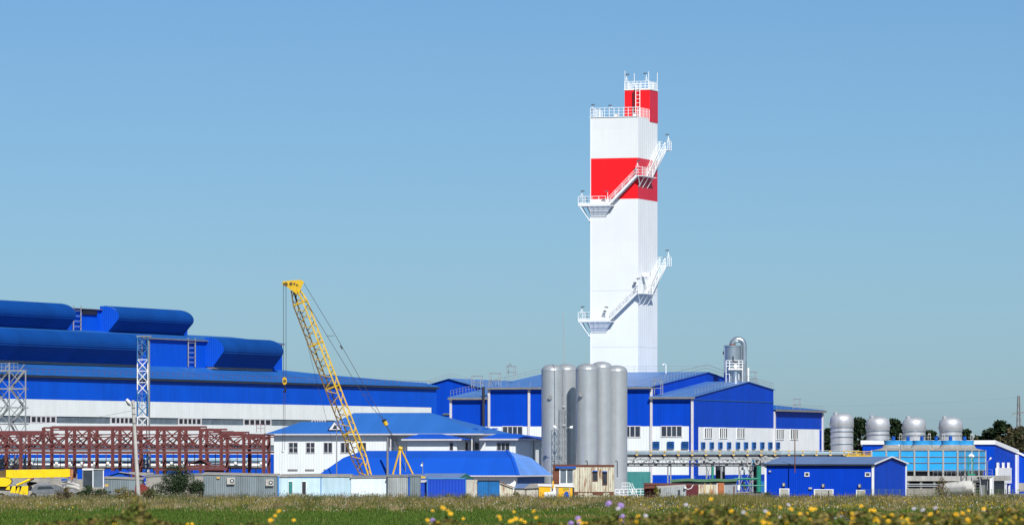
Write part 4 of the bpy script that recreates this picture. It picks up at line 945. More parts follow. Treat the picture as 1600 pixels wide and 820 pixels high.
# ================================================================ red oxide steel gantry
gD0, gD1 = 850, 862
gan = thing('steel_gantry', 'long rust red braced steel trestle with many columns in front of the white mill wall', 'steel trestle', (X(200, 855), 855, 0))
cols_px = [-40, -4, 32.5, 68, 104, 139.5, 176, 209, 246, 280.5, 313.5, 346, 381, 412]
def topy(px):
    return 674 if px < 60 else 666.5 if px < 312 else 670.5 if px < 345 else 675 if px < 379 else 679
w = .42
for D_, off_ in ((gD0, 0), (gD1, 0)):
    for i, px in enumerate(cols_px):
        x = X(px, gD0) + (0 if D_ == gD0 else .3)
        yt = topy(px) + (1 if D_ == gD0 else -.5)
        h_ = Z(yt, D_); zt_ = h_
        cm = MB(); ww = .48
        for dx in (-.2, .2): cm.bar((x + dx, D_, 0), (x + dx, D_, h_), .16, .4)
        cm.bar((x, D_, 0), (x, D_, h_), .3, .06); cm.build('column', m_rstl, gan)
    for i in range(len(cols_px) - 1):
        xa = X(cols_px[i], gD0) + (0 if D_ == gD0 else .3); xb = X(cols_px[i + 1], gD0) + (0 if D_ == gD0 else .3)
        ya = topy(cols_px[i]) + (1.5 if D_ == gD0 else 0); yb = topy(cols_px[i]) + (1.5 if D_ == gD0 else 0)
        MB().bar((xa, D_, Z(ya, D_)), (xb, D_, Z(yb, D_)), .26, .3).build('top_chord', m_rstl, gan)
        if topy(cols_px[i]) < 676: MB().bar((xa, D_, Z(678.5, D_)), (xb, D_, Z(678.5, D_)), .18, .2).build('second_chord', m_rstl, gan)
        MB().bar((xa, D_, Z(692, D_)), (xb, D_, Z(696, D_)), .14, .16).build('brace', m_rstl, gan)
        z7 = Z(700, D_); z6 = Z(706.5, D_); z5 = Z(679, D_)
        MB().bar((xa, D_, z7), (xb, D_, z7), .2, .24).build('middle_chord', m_rstl, gan)
        MB().bar((xa, D_, z6), (xb, D_, z6), .24, .42).build('runway_beam', m_rstl, gan)
        xm = (xa + xb) / 2
        if (i % 2 == 0) == (D_ == gD0): MB().bar((xa, D_ + .2, z7), (xb, D_ + .2, Z((ya + yb) / 2 + 2, D_)), .22).build('brace', m_rstl, gan)
        else: MB().bar((xb, D_ + .2, z7), (xa, D_ + .2, Z((ya + yb) / 2 + 2, D_)), .22).build('brace', m_rstl, gan)
        MB().bar((xm, D_ + 2.5, z7), (xb, D_ + 2.5, z5), .17).build('brace', m_rstl, gan); MB().bar((xm, D_ + 2.5, z7), (xa, D_ + 2.5, z5), .17).build('brace', m_rstl, gan)
        MB().bar((xm, D_ + .3, z7), ((xa if i % 2 else xb), D_ + .3, z5), .14).build('brace', m_rstl, gan)
        MB().bar((xa, D_, Z(682.5, D_)), (xb, D_, Z(682.5, D_)), .16, .18).build('second_chord', m_rstl, gan)
        MB().bar((xa + .9, D_ + 3.5, Z(ya + 3.2, D_)), (xb + .9, D_ + 3.5, Z(yb + 3.2, D_)), .2, .22).build('top_chord', m_rstl, gan)
        if D_ == gD0:
            MB().bar((xa, D_ + 6, z5), (xb, D_ + 6, z7), .17).build('brace', m_rstl, gan); MB().bar((xa, D_ + 6, z7), (xb, D_ + 6, z5 + .3), .17).build('brace', m_rstl, gan)
            for t in (.33, .66):
                x = xa + (xb - xa) * t; MB().bar((x, D_ + 3, Z(731, D_)), (x, D_ + 3, z6), .12).build('hanger', m_rstl, gan)
            for t in (.5,):
                MB().bar((xa + (xb - xa) * t, D_, Z(678.5, D_)), (xa + (xb - xa) * t + 1, gD1, Z(678.5, gD1)), .16).build('cross_beam', m_rstl, gan)
for px in cols_px:
    x = X(px, gD0)
    for y in (679, 706): MB().bar((x, gD0, Z(y, gD0)), (x + 1.1, gD1, Z(y, gD1)), .2, .26).build('cross_beam', m_rstl, gan)
MB().bar((X(-60, gD0), gD0 + 3, Z(731.5, gD0)), (X(412, gD0), gD0 + 3, Z(731.5, gD0)), .16, .16).build('walkway_beam', m_rstl, gan)
rail('access_rail', m_rstl, gan, [(X(401, gD1), gD1, Z(675, gD1)), (X(414, gD1), gD1, Z(675, gD1))], 1.4, .07, .9)
for a, b in (((108, 712), (118, 738)), ((56, 712), (50, 734)), ((135, 710), (128, 732)), ((213, 712), (204, 738))):
    MB().bar(P(*a, gD0 - 1), P(*b, gD0 - 1), .12).build('loose_prop', m_rstl if a[0] > 120 else m_dark, gan)
# pipes running behind the gantry
pl = thing('pipe_run', 'two long pale insulated pipes running at knee height behind the red trestle', 'pipeline', (X(200, 870), 870, 0))
for y, r, mm in ((719.3, .3, m_pipeb), (727.3, .55, m_pipew), (716.6, .14, m_lblue)):
    MB().tube(P(-120, y, 872), P(417, y, 872), r, 12).build('pipe', mm, pl, True)
for px in range(-100, 417, 20):
    MB().bar(P(px, 768, 872.8), P(px, 716, 872.8), .2).build('pipe_post', m_steel_d, pl)
    MB().obox(P(px + 6, 725, 871.3), (.5, 0, 0), (0, .2, 0), (0, 0, .45)).build('pipe_bracket', m_wsteel, pl)

# ================================================================ lattice masts
def lattice(root, c, w, z0, z1, nb, mats, tb=.09, tl=.14, ang=.0, w1=None, names=('mast_post', 'lattice_brace')):
    w1 = w1 or w; c = Vector((c[0], c[1], 0))
    def pt(k, t):
        ww = (w + (w1 - w) * t) / 2 * math.sqrt(2); a = ang + math.pi / 4 + k * math.pi / 2
        return c + Vector((math.cos(a) * ww, math.sin(a) * ww, z0 + (z1 - z0) * t))
    ns = len(mats)
    for s_ in range(ns):
        for k in range(4): MB().bar(pt(k, s_ / ns), pt(k, (s_ + 1) / ns), tl).build(names[0], mats[s_], root)
    for i in range(nb):
        t0, t1 = i / nb, (i + 1) / nb; mm = mats[min(ns - 1, int((t0 + t1) / 2 * ns))]
        for f in range(4):
            k0, k1 = f, (f + 1) % 4
            mb = MB(); mb.bar(pt(k0, t0), pt(k1, t1), tb); mb.bar(pt(k1, t0), pt(k0, t1), tb); mb.bar(pt(k0, t1), pt(k1, t1), tb); mb.build(names[1], mm, root)
m_bl2 = M('mast_blue', (.03, .16, .40), .5, var=.15, scale=1)
bm = thing('banded_lattice_mast', 'tall square lattice mast painted in blue and white bands beside the concrete lamp pole', 'lattice mast', (X(224, 868), 868, 0))
zt = Z(526, 868)
lattice(bm, (X(222.5, 868), 868), 1.75, 0, zt, 14, [m_wsteel, m_bl2, m_wsteel, m_bl2, m_wsteel, m_bl2], ang=.12)
MB().tube((X(231.5, 868), 868, 0), (X(231.5, 868), 868, zt - .4), .33, 10).build('grey_pipe', m_steel_d, bm, True)
MB().obox(P(213, 526, 867), (2.5, 0, 0), (0, 2, 0), (0, 0, .2)).build('top_plate', m_steel_d, bm)
ladder(bm, (X(219, 868), 867.6, 2), (X(219, 868), 867.6, zt), .7, (1, 0, 0), m_steel_d)
# grey stair tower at the far left
sc_ = thing('steel_stair_tower', 'grey braced steel stair tower standing at the left edge of the photo', 'stair tower', (X(0, 866), 866, 0))
D_ = 866
xs_ = [-36, -10, 14.5, 40]
lv = [772, 734, 703, 662, 636.5, 607, 579]
for dy in (0, 4.6):
    for i, px in enumerate(xs_):
        MB().bar(P(px, 772, D_ + dy), P(px, 579 if px > 30 else 566, D_ + dy), .22).build('post', m_steel, sc_)
    for y in lv[1:]: MB().bar(P(xs_[0], y, D_ + dy), P(xs_[-1], y, D_ + dy), .17, .24).build('beam', m_steel, sc_)
    for i in range(3):
        for j in range(len(lv) - 1):
            MB().bar(P(xs_[i], lv[j], D_ + dy), P(xs_[i + 1], lv[j + 1], D_ + dy), .11).build('brace', m_steel, sc_)
            if (i + j) % 2 == 0 or i == 2: MB().bar(P(xs_[i + 1], lv[j], D_ + dy), P(xs_[i], lv[j + 1], D_ + dy), .11).build('brace', m_steel, sc_)
for y in lv[1:]:
    for px in xs_: MB().bar(P(px, y, D_), Vector(P(px, y, D_)) + Vector((0, 4.6, 0)), .15).build('beam', m_steel, sc_)
    MB().obox(P(-10, y, D_ + .4), (px_w(24) * .87, 0, 0), (0, 3.8, 0), (0, 0, .08)).build('deck', m_steel_d, sc_)
for j in range(len(lv) - 1):
    x0, x1 = (-8, 13) if j % 2 else (13, -8); o_ = [P(x0, lv[j], D_ + 1.2), P(x1, lv[j + 1], D_ + 1.2)]
    sb_ = MB(); sb_.bar(o_[0], o_[1], .1, .3); sb_.bar(o_[0] + Vector((0, 1.1, 0)), o_[1] + Vector((0, 1.1, 0)), .1, .3); n = 14
    for i in range(n): c = o_[0].lerp(o_[1], (i + .5) / n); sb_.obox(c - Vector((.13, 0, 0)), (.26, 0, 0), (0, 1.1, 0), (0, 0, .05))
    for q in (0, 1.1): sb_.bar(o_[0] + Vector((0, q, 1.1)), o_[1] + Vector((0, q, 1.1)), .07)
    sb_.build('stair_flight', m_steel, sc_); sc_.children[-1]['kind'] = 'stuff'
for j in range(1, len(lv) - 1):
    for x0, x1 in (((16, 38) if j % 2 else (38, 16)), ((-34, -12) if j % 2 else (-12, -34))):
        a_, b_2 = P(x0, lv[j], D_ + 2.6), P(x1, lv[j + 1], D_ + 2.6); sb_ = MB()
        for q in (0, 1.0): sb_.bar(a_ + Vector((0, q, 0)), b_2 + Vector((0, q, 0)), .1, .34); sb_.bar(a_ + Vector((0, q, 1.1)), b_2 + Vector((0, q, 1.1)), .08)
        for i in range(12): c = a_.lerp(b_2, (i + .5) / 12); sb_.obox(c - Vector((.14, 0, 0)), (.28, 0, 0), (0, 1.0, 0), (0, 0, .06))
        sb_.build('stair_flight', m_steel_d, sc_); sc_.children[-1]['kind'] = 'stuff'
rail('top_railing', m_steel, sc_, [P(-10, 579, D_), P(28, 579, D_)], 1.3, .07, .7)
# concrete lamp pole, leaning
lp = thing('concrete_lamp_pole', 'leaning concrete pole with a single street lamp head before the banded mast', 'lamp pole', P(216, 772, 806))
MB().tube(P(216.3, 777, 806), P(207.6, 625, 806), .36, 10, .24).build('pole', m_concl, lp, True)
MB().tube(P(207.6, 632, 805.7), P(202, 626.5, 805.5), .06, 6).build('arm', m_steel_d, lp)
MB().path([P(203.5, 631.5, 805.5), P(201, 627.5, 805.5), P(197.5, 623.5, 805.5)], [.12, .3, .2], 8).build('lamp_head', m_wht, lp, True)
MB().path([P(204, 634, 805.45), P(201, 631, 805.45), P(197.5, 625.6, 805.45)], [.08, .24, .14], 8).build('lens', m_lampd, lp, True)
for y in (636, 646, 660): MB().tube(P(208 + (y - 625) * .057, y, 806), P(208 + (y - 625) * .057, y + 1, 806), .36, 8).build('band', m_steel_d, lp)
MB().path([P(208, 641, 806), P(150, 652, 830), P(60, 661, 850), P(-60, 664, 870)], .02, 4).build('overhead_wire', m_rope, lp)
# silo light mast
lm = thing('light_mast', 'white lattice floodlight mast with tall whip antenna between the grey silos', 'light mast', (X(879, 866), 866, 0))
lattice(lm, (X(878.7, 866), 866), 1.0, 0, Z(640, 866), 12, [m_steel], .04, .075, .3)
MB().tube(P(881, 730, 865.3), P(880.3, 487, 865.3), .08, 6, .05).build('whip_antenna', m_rstw, lm)
for a, b in (((873.5, 671), (864.5, 665.5)), ((885.5, 668), (895, 667))):
    MB().path([P(*a, 865), P((a[0] + b[0]) / 2, (a[1] + b[1]) / 2 , 865)], .05, 5).build('lamp_arm', m_rstw, lm)
    MB().path([P((a[0] + b[0]) / 2, (a[1] + b[1]) / 2, 865), P(b[0], b[1], 865)], [.2, .27], 8).build('floodlight_head', m_wht, lm, True)
for y in (635, 664): MB().tube(P(879, y, 865.2), P(883, y + 1, 865.2), .22, 8).build('junction_box', m_steel_d, lm)
# thin poles
def pole(nm, label, cat, px, y0, y1, D, r, mm, lamp=None):
    t = thing(nm, label, cat, P(px, y0, D)); MB().tube(P(px, y0, D), P(px, y1, D), r, 7, r * .7).build('pole', mm, t, True)
    if lamp:
        MB().path([P(px, y1, D), P(px + lamp[0] * .5, y1 - 1, D), P(px + lamp[0], y1 + lamp[1], D)], .05, 5).build('arm', mm, t)
        MB().path([P(px + lamp[0] * .7, y1 + lamp[1] * .6, D), P(px + lamp[0] * 1.3, y1 + lamp[1] * 1.4, D)], [.1, .2], 8).build('lamp_head', m_wht, t, True)
    return t
pole('utility_pole', 'grey utility pole standing between the crane boom and its gantry legs', 'pole', 605.5, 765, 683, 858, .24, m_gutter)
pole('utility_pole', 'thin dark pole standing left of the crane boom before the office wall', 'pole', 526, 765, 660, 858, .1, m_gutter)
pole('utility_pole', 'short thin pole just right of the crane gantry legs', 'pole', 633.5, 760, 698, 858, .08, m_gutter)
pole('lamp_post', 'small double headed yard lamp before the low blue roof', 'lamp post', 660.5, 762, 722, 845, .09, m_steel_d, (-1.5, 4))
pole('lamp_post', 'tiny white lamp post on the hall ridge just right of the tower', 'lamp post', 1040.5, 583, 569, 985, .12, m_wsteel, (-4, .5))
pole('tall_thin_pole', 'thin red brown pole rising above the blue shed roof', 'pole', 1242, 738, 671, 808, .1, m_rust2)
pole('lamp_post', 'street lamp with slanted white head before the blue trimmed hall', 'lamp post', 1543, 765, 720, 868, .08, m_steel, (4.5, -4))
pole('lamp_post', 'lamp post with a rounded white head before the cooling towers', 'lamp post', 1407, 765, 694, 868, .1, m_steel_d, (-2, 1))
for px_, lb in ((866, 'bent vent pipe above the brown end of the rusty cabin'), (917.8, 'bent vent pipe on the middle of the rusty cabin roof'), (964.5, 'bent vent pipe past the right end of the rusty cabin')):
    t = thing('bent_vent_pipe', lb, 'vent pipe', P(px_, 728, 815), 'bent vent pipes at the rusty cabin')
    MB().path([P(px_, 745 if px_ > 950 else 728.4, 816), P(px_, 721, 816), P(px_ - .5, 719.5, 816), P(px_ - 2.2, 719.3, 816), P(px_ - 2.6, 721, 816)], .1, 6).build('pipe', m_lampd, t, True)

# ================================================================ pipe rack
rD = 925
m_pipeg = M('grey_pipe', (.20, .25, .27), .5, .3, var=.2, scale=.8)
rk = thing('pipe_rack', 'long white trussed pipe rack carrying pipes past the halls to the cooling towers', 'pipe rack', (X(1100, rD), rD, 0))
ch = [980 + i * 11.1 for i in range(22)]
for dD in (0, 2.6):
    for y, t_ in ((714.5, .24), (727.3, .22)): MB().bar(P(972, y, rD + dD), P(1222, y, rD + dD), t_, t_).build('chord', m_rstw, rk)
    for i, px in enumerate(ch[:-1]):
        MB().bar(P(px, 727.3, rD + dD), P(px, 714.5, rD + dD), .13).build('vertical', m_rstw, rk)
        a, b = ((px, 714.5), (ch[i + 1], 727.3)) if i % 2 else ((px, 727.3), (ch[i + 1], 714.5)); MB().bar(P(*a, rD + dD), P(*b, rD + dD), .2).build('diagonal', m_rstw, rk)
for y, r, mm, x1 in ((706.9, .22, m_pipeb, 1330), (709.2, .26, m_pipeg, 1385), (712.0, .22, m_dark, 1385), (717.5, .12, m_pipeg, 1220), (724, .16, m_dark, 1220), (703.8, .07, m_rstw, 1385)):
    MB().tube(P(970, y, rD + 1.0 + (709 - y) * .1), P(x1, y, rD + 1.0 + (709 - y) * .1), r, 10).build('pipe', mm, rk, True)
for i in range(19):
    px = 995 + i * 21.6
    if px > 1385: break
    MB().bar(P(px, 714, rD - .3), P(px, 703.3, rD - .3), .16).build('stanchion', m_rstw, rk)
    MB().obox(P(px - 1.6, 706, rD - .6), (.42, 0, 0), (0, .3, 0), (0, 0, .3)).build('bracket', m_brass, rk)
    MB().obox(P(px - 1.6, 711.5, rD - .6), (.42, 0, 0), (0, .3, 0), (0, 0, .26)).build('bracket', m_brass, rk)
tt = MB()
for i in range(110): tt.bar(P(980 + i * 2.2, 707.5, rD + .3), P(980 + i * 2.2, 706.0, rD + .3), .1)
tt.build('cable_hangers', m_rope, rk); rk.children[-1]['kind'] = 'stuff'
for px, mm in ((1043.5, m_steel_d), (1048, m_steel_d), (1104, m_steel), (1127, m_steel), (1155, m_rstw), (1176, m_steel)):
    for dD in (0, 2.6): MB().bar(P(px, 770, rD + dD), P(px, 727.5, rD + dD), .26).build('leg', mm, rk)
for a, b in ((1104, 1110), (1153, 1160), (1166, 1176)):
    for y0, y1 in ((728, 748), (748, 768)):
        MB().bar(P(a, y0, rD - .2), P(b, y1, rD - .2), .1).build('leg_brace', m_steel, rk); MB().bar(P(b, y0, rD - .2), P(a, y1, rD - .2), .1).build('leg_brace', m_steel, rk)
yr = MB()
for px in list(range(1326, 1386, 12)): yr.bar(P(px, 712.5, rD - .6), P(px, 704.8, rD - .6), .14)
for y in (705, 708.5, 711.8): yr.bar(P(1322, y, rD - .6), P(1385, y, rD - .6), .12 if y != 711.8 else .3)
yr.build('yellow_railing', M('railing_yellow', (.60, .38, .02), .5), rk)
for i in range(90):
    px = rnd.uniform(985, 1215); y = rnd.uniform(714, 726)
    MB().obox(P(px, y, rD + .6), (rnd.uniform(.15, .5), 0, 0), (0, .4, 0), (0, 0, rnd.uniform(.15, .5))).build('pipe_clamp', rnd.choice([m_dark, m_steel_d, m_rope]), rk)
# valves and ducts under the rack (dark tangle)
vt = thing('duct_cluster', 'cluster of dark ducts and valves under the pipe rack beside the blue shed', 'ducts', (X(1170, 930), 930, 0))
for px, r, mm, y1 in ((1122.8, .9, m_dark, 727), (1131, .35, m_dark, 727), (1127.3, .5, m_pipew, 728), (1178, .55, m_cool, 718), (1183, 1.2, m_dark, 716), (1172.5, .3, m_steel_d, 728)):
    MB().tube(P(px, 770, 931), P(px, y1, 931), r * .62, 12).build('duct', mm, vt, True)
for i in range(26):
    px = rnd.uniform(1158, 1184); y = rnd.uniform(712, 768); q = P(px, y, 929 + rnd.random() * 2)
    MB().obox(q, (rnd.uniform(.2, .7), 0, 0), (0, .4, 0), (0, 0, rnd.uniform(.3, 1.1))).build('valve_box', rnd.choice([m_steel_d, m_dark, m_pipeb, m_steel]), vt)
for px, y in ((1183, 720), (1196, 717.5), (1171, 722)):
    pts = [P(px + 3.8 * math.cos(t), y + 5 * math.sin(t), 923.5) for t in [k * math.pi / 8 for k in range(17)]]
    MB().path(pts, .13, 6, False).build('expansion_loop', m_rstw, vt, True)
MB().obox(P(1186, 769, 900), (1.05, 0, 0), (0, 1, 0), (0, 0, 2.0)).build('blue_cabinet', m_cyan, vt)
gp = thing('green_pipework', 'green painted pipes with a vertical riser beside the blue shed', 'pipes', (X(1160, 850), 850, 0))
MB().path([P(1148, 747.5, 850), P(1183, 747.5, 850), P(1186.3, 746, 850), P(1187, 742, 850), P(1187, 729, 850)], .17, 10).build('pipe', m_gpipe, gp, True)
MB().tube(P(1150, 758, 850), P(1195, 758, 850), .11, 8).build('pipe', m_gpipe, gp, True)
MB().tube(P(1113.3, 768, 900), P(1113.3, 728, 900), .24, 10).build('pipe', m_gpipe, gp, True)
MB().tube(P(1185.5, 768, 900), P(1185.5, 727.5, 900), .42, 10).build('pipe', m_gpipe, gp, True)
for x in (1155, 1172): MB().bar(P(x, 775, 850), P(x, 748, 850), .12).build('pipe_post', m_steel_d, gp)
MB().tube(P(1154, 765, 838), P(1154, 757, 838), .25, 8).build('white_cylinder', m_wht, gp)

# ================================================================ front row of sheds and containers
def shedbox(name, label, cat, p0, p1, ytop, D, dep, mm, roof=None, roof_t=.14, ytop1=None, group=None, over=.15):
    x0, x1 = X(p0, D), X(p1, D); z0 = Z(ytop, D); z1 = Z(ytop1 if ytop1 else ytop, D)
    t = thing(name, label, cat, ((x0 + x1) / 2, D, 0), group)
    MB().prism([(x0, D, 0), (x1, D, 0), (x1, D, z1), (x0, D, z0)], (0, dep, 0)).build('wall', mm, t)
    if roof: MB().slab([(x0 - over, D - over, z0 + roof_t + .004), (x1 + over, D - over, z1 + roof_t + .004), (x1 + over, D + dep + over, z1 + roof_t + .25), (x0 - over, D + dep + over, z0 + roof_t + .25)], roof_t).build('roof', roof, t)
    return t
def fwin(t, D, p0, p1, y0, y1, n=1, pm=None, fm=None, bar=.09, mid=False):
    f = Fr(800, D, 0); x0, x1 = X(p0, D), X(p1, D)
    return window(t, f, 'f', x0, x1, Z(y0, D), Z(y1, D), n, 0, fm or m_wht, pm or m_glass, bar, mid)
D1 = 815
s1 = shedbox('corrugated_shed', 'long grey corrugated shed with two air conditioners and slightly sagging roof', 'shed', 318, 433.5, 741, D1, 6, m_gcor, m_conc, ytop1=743.5)
for px, p1, y in ((354.5, 366.5, 745.5), (415, 427.5, 748)):
    a = thing('air_conditioner', 'white air conditioner mounted on the grey shed wall, %s' % ('left unit near the bush' if px < 400 else 'right unit by the blue corner post'), 'air conditioner', P((px + p1) / 2, y + 10, D1 - .4), 'air conditioners on the grey shed')
    MB().obox(P(px, y + 10.5, D1 - .42), (X(p1, D1) - X(px, D1), 0, 0), (0, .38, 0), (0, 0, 1.05)).build('casing', m_concl, a)
    q = P(px + 8, y + 5.2, D1 - .43); MB().tube(q, q - Vector((0, .03, 0)), .34, 16).build('fan_grille', m_lampd, a)
    q = P(px + 8, y + 5.2, D1 - .47); MB().tube(q, q - Vector((0, .02, 0)), .14, 10).build('fan_hub', m_wht, a)
    MB().bar(P(px + 2, y + 13, D1 - .2), P(px + 2, y + 10.5, D1 - .2), .06).bar(P(p1 - 2, y + 13, D1 - .2), P(p1 - 2, y + 10.5, D1 - .2), .06).build('bracket', m_steel_d, a)
MB().obox(P(338.5, 747.5, D1 - .2), (.5, 0, 0), (0, .19, 0), (0, 0, .3)).build('wall_box', m_brass, s1)
s1b = shedbox('blue_corner_shed', 'narrow pale corner piece with blue posts joining grey and pale blue sheds', 'shed', 433.6, 438, 743, D1 - .01, 5, m_lblue)
MB().obox(P(433.8, 775, D1 - .2), (.25, 0, 0), (0, .15, 0), (0, 0, 3.2)).build('blue_post', m_trimb, s1b)
s2 = shedbox('pale_blue_hut', 'pale blue plastered hut with two narrow windows left of the crane boom', 'hut', 438.2, 502, 745, D1, 6, m_lblue, m_conc, .22, ytop1=744)
fwin(s2, D1, 451, 457, 772, 752, 1, pm=m_green); fwin(s2, D1, 472, 478, 772, 752, 1)
MB().obox(P(502 - 63, 745.8, D1 - .06), (X(502, D1) - X(439, D1), 0, 0), (0, .05, 0), (0, 0, .25)).build('blue_trim', m_trimb, s2)
MB().obox(P(501, 776, D1 - .1), (.12, 0, 0), (0, .09, 0), (0, 0, 3.1)).build('blue_post', m_trimb, s2)
m_lb2 = M('pale_blue_panel', (.42, .58, .66), .6, var=.06, scale=.6, streak=.12, dirt=(.5, .5, .5), dirt_amt=.1)
m_lb3 = M('white_blue_panel', (.66, .74, .76), .6, var=.05, scale=.6, streak=.1, dirt=(.45, .5, .5), dirt_amt=.1)
s3 = shedbox('pale_blue_cabin', 'plain pale blue windowless cabin directly below the crane boom', 'cabin', 502.2, 548.3, 744.5, D1 + .2, 6, m_lb2, m_conc, .2)
s4 = shedbox('white_cabin', 'plain bluish white cabin between pale blue cabin and corrugated container', 'cabin', 548.5, 605.8, 746.5, D1, 6, m_lb3, m_steel_d, .2, ytop1=746)
s5 = shedbox('corrugated_container', 'weathered grey corrugated container under the yellow gantry legs', 'container', 606, 637.3, 744, D1 - 1, 6, m_gcor2, m_steel_d, .08)
s6 = shedbox('corrugated_container', 'narrow grey corrugated container with a blue stripe at its left edge', 'container', 637.6, 657, 743.5, D1 - .6, 6, m_gcor, m_steel_d, .08)
MB().obox(P(637.8, 776, D1 - .7), (.25, 0, 0), (0, .09, 0), (0, 0, Z(744.5, D1))).build('blue_stripe', m_blue_t, s6)
# blue tarp store and neighbours
m_bcont = M('container_blue', (.006, .055, .46), .5, var=.07, scale=.8, streak=.08, ribs=((1, 0, 0), .5, .4))
s7 = shedbox('dark_blue_box', 'small dark blue box store squeezed beside the corrugated container', 'store', 657.3, 666.2, 753, D1 + 1, 4, m_bcont, m_trim, .1)
s8 = shedbox('blue_store', 'flat blue metal store with light blue edge trim', 'store', 667, 727.8, 747.8, D1, 5, m_bcont)
MB().obox(P(666.6, 748, D1 - .1), (X(728.2, D1) - X(666.6, D1), 0, 0), (0, .09, 0), (0, 0, .2)).build('blue_trim', m_trimb, s8)
MB().obox(P(666.8, 776, D1 - .1), (.12, 0, 0), (0, .09, 0), (0, 0, Z(748.1, D1))).build('blue_trim', m_trimb, s8)
MB().obox(P(726.8, 776, D1 - .1), (.12, 0, 0), (0, .09, 0), (0, 0, Z(748.1, D1))).build('blue_trim', m_trimb, s8)
s9 = shedbox('weathered_container', 'stained off white metal container between blue store and blue gates', 'container', 728.5, 745.8, 749, D1 + .3, 5, m_wwall)
s10 = shedbox('blue_gate_store', 'store with sea blue corrugated double doors in the shed row', 'store', 746.2, 780.5, 750, D1, 5, m_cyan)
MB().obox(P(746, 751, D1 - .12), (X(780.5, D1) - X(746, D1), 0, 0), (0, .1, 0), (0, 0, .14)).build('door_head', m_dark, s10)
MB().obox(P(763.3, 776, D1 - .05), (.05, 0, 0), (0, .04, 0), (0, 0, Z(751.3, D1))).build('door_gap', m_dark, s10)
s11 = shedbox('leaning_container', 'off white rust streaked container with sloping top right of the blue gates', 'container', 781, 802, 752.5, D1 + .2, 5, m_rust, ytop1=761)
MB().bar(P(780, 752.5, D1 - .1), P(803, 761, D1 - .1), .12).build('rusty_edge', m_rust2, s11)
s12 = thing('green_gable_shed', 'low shed with grey sheet roof and dark green gable end', 'shed', (X(700, 832), 830, 0))
D2 = 830
MB().obox((X(656, D2), D2, 0), (X(738, D2) - X(656, D2), 0, 0), (0, 7, 0), (0, 0, Z(748, D2))).build('wall', m_bcont, s12)
MB().slab([P(655, 747.5, D2), P(717, 747.5, D2), P(728, 739.0, D2 + 3.5), P(664, 739.0, D2 + 3.5)], .1).build('roof', m_sroof, s12)
MB().prism([P(715, 747.8, D2 - .05), P(740, 747.8, D2 - .05), P(728, 739.5, D2 - .05)], (0, .1, 0)).build('green_gable', m_gpipe if False else M('dark_green_sheet', (.012, .085, .07), .6), s12)
MB().slab([P(728.1, 739, D2 + 3.5), P(717.2, 747.5, D2 + .1), P(741, 748, D2 + .1), P(741, 747, D2 + 7)], .08).build('roof', M('green_roof_sheet', (.012, .085, .07), .6), s12)
# scrap shelter
s13 = thing('scrap_shelter', 'low patched roof shelter with blue and grey sheets and dark gap beneath', 'shelter', (X(823, D1), D1, 0))
MB().slab([P(803, 761.5, D1), P(819, 761.5, D1), P(828, 755, D1 + 4), P(809, 755, D1 + 4)], .08).build('blue_roof_sheet', m_sroof, s13)
MB().slab([P(819.2, 762, D1), P(842, 761, D1), P(850, 754.5, D1 + 4), P(828.2, 755, D1 + 4)], .08).build('grey_roof_sheet', m_conc, s13)
MB().obox(P(803.5, 776, D1 + .3), (X(843, D1) - X(803.5, D1), 0, 0), (0, 3, 0), (0, 0, Z(766, D1))).build('low_wall', m_wwall, s13)
MB().obox(P(803.8, 766, D1 + .8), (X(842, D1) - X(803.5, D1), 0, 0), (0, 2, 0), (0, 0, .4)).build('dark_gap', m_slot, s13)
for x in (804, 822, 842): MB().bar(P(x, 776, D1 + .15), P(x, 762, D1 + .15), .1).build('post', m_bark, s13)
# white shapes beside
s14 = thing('folded_tarpaulin', 'crumpled white tarpaulin heaped left of the scrap shelter', 'tarpaulin', P(797, 757, D1 + 4))
mb = MB(); q = [P(796, 757.5, D1 + 2), P(799, 754, D1 + 2), P(802, 752.5, D1 + 2), P(804, 750, D1 + 2), P(806, 753, D1 + 2), P(805.5, 757.5, D1 + 2)]; mb.prism(q, (0, 1.5, 0)); mb.build('cloth', m_wht, s14)
# yellow booth
s15 = shedbox('yellow_booth', 'low yellow painted booth with white sheet and blue patch left of the rusty cabin', 'booth', 842, 894.5, 759, 806, 3, m_yel2, m_wht, .12, ytop1=760.5)
MB().prism([P(x, y, 805.9) for x, y in [(850.5, 779), (870.5, 779), (868.5, 768.5), (867.5, 759.8), (861, 759.8), (860, 768), (850.5, 768.5)]], (0, .08, 0)).build('white_sheet', m_wht, s15)
MB().prism([P(x, y, 805.92) for x, y in [(880, 776), (889, 776), (888, 768), (884.5, 766.5), (882, 769)]], (0, .06, 0)).build('blue_patch', m_blue_t, s15)
MB().prism([P(x, y, 805.95) for x, y in [(868.8, 776), (873, 770), (872.5, 761.3), (868.8, 761.3)]], (0, .03, 0)).build('grey_patch', m_conc, s15)
MB().prism([P(x, y, 805.94) for x, y in [(880, 765), (888.5, 764), (888.5, 761.8), (880, 761.8)]], (0, .03, 0)).build('olive_patch', M('olive_paint', (.35, .33, .03), .6), s15)
MB().bar(P(864.3, 762.5, 805.5), P(864.3, 750.8, 805.5), .22).build('yellow_post', m_yel2, s15)
MB().obox(P(889.3, 778, 805.9), (.12, 0, 0), (0, .08, 0), (0, 0, 1.7)).build('pale_corner', m_concl, s15)
MB().obox(P(894.8, 779, 806), (.25, 0, 0), (0, 3, 0), (0, 0, 1.8)).build('dark_side', m_dark, s15)
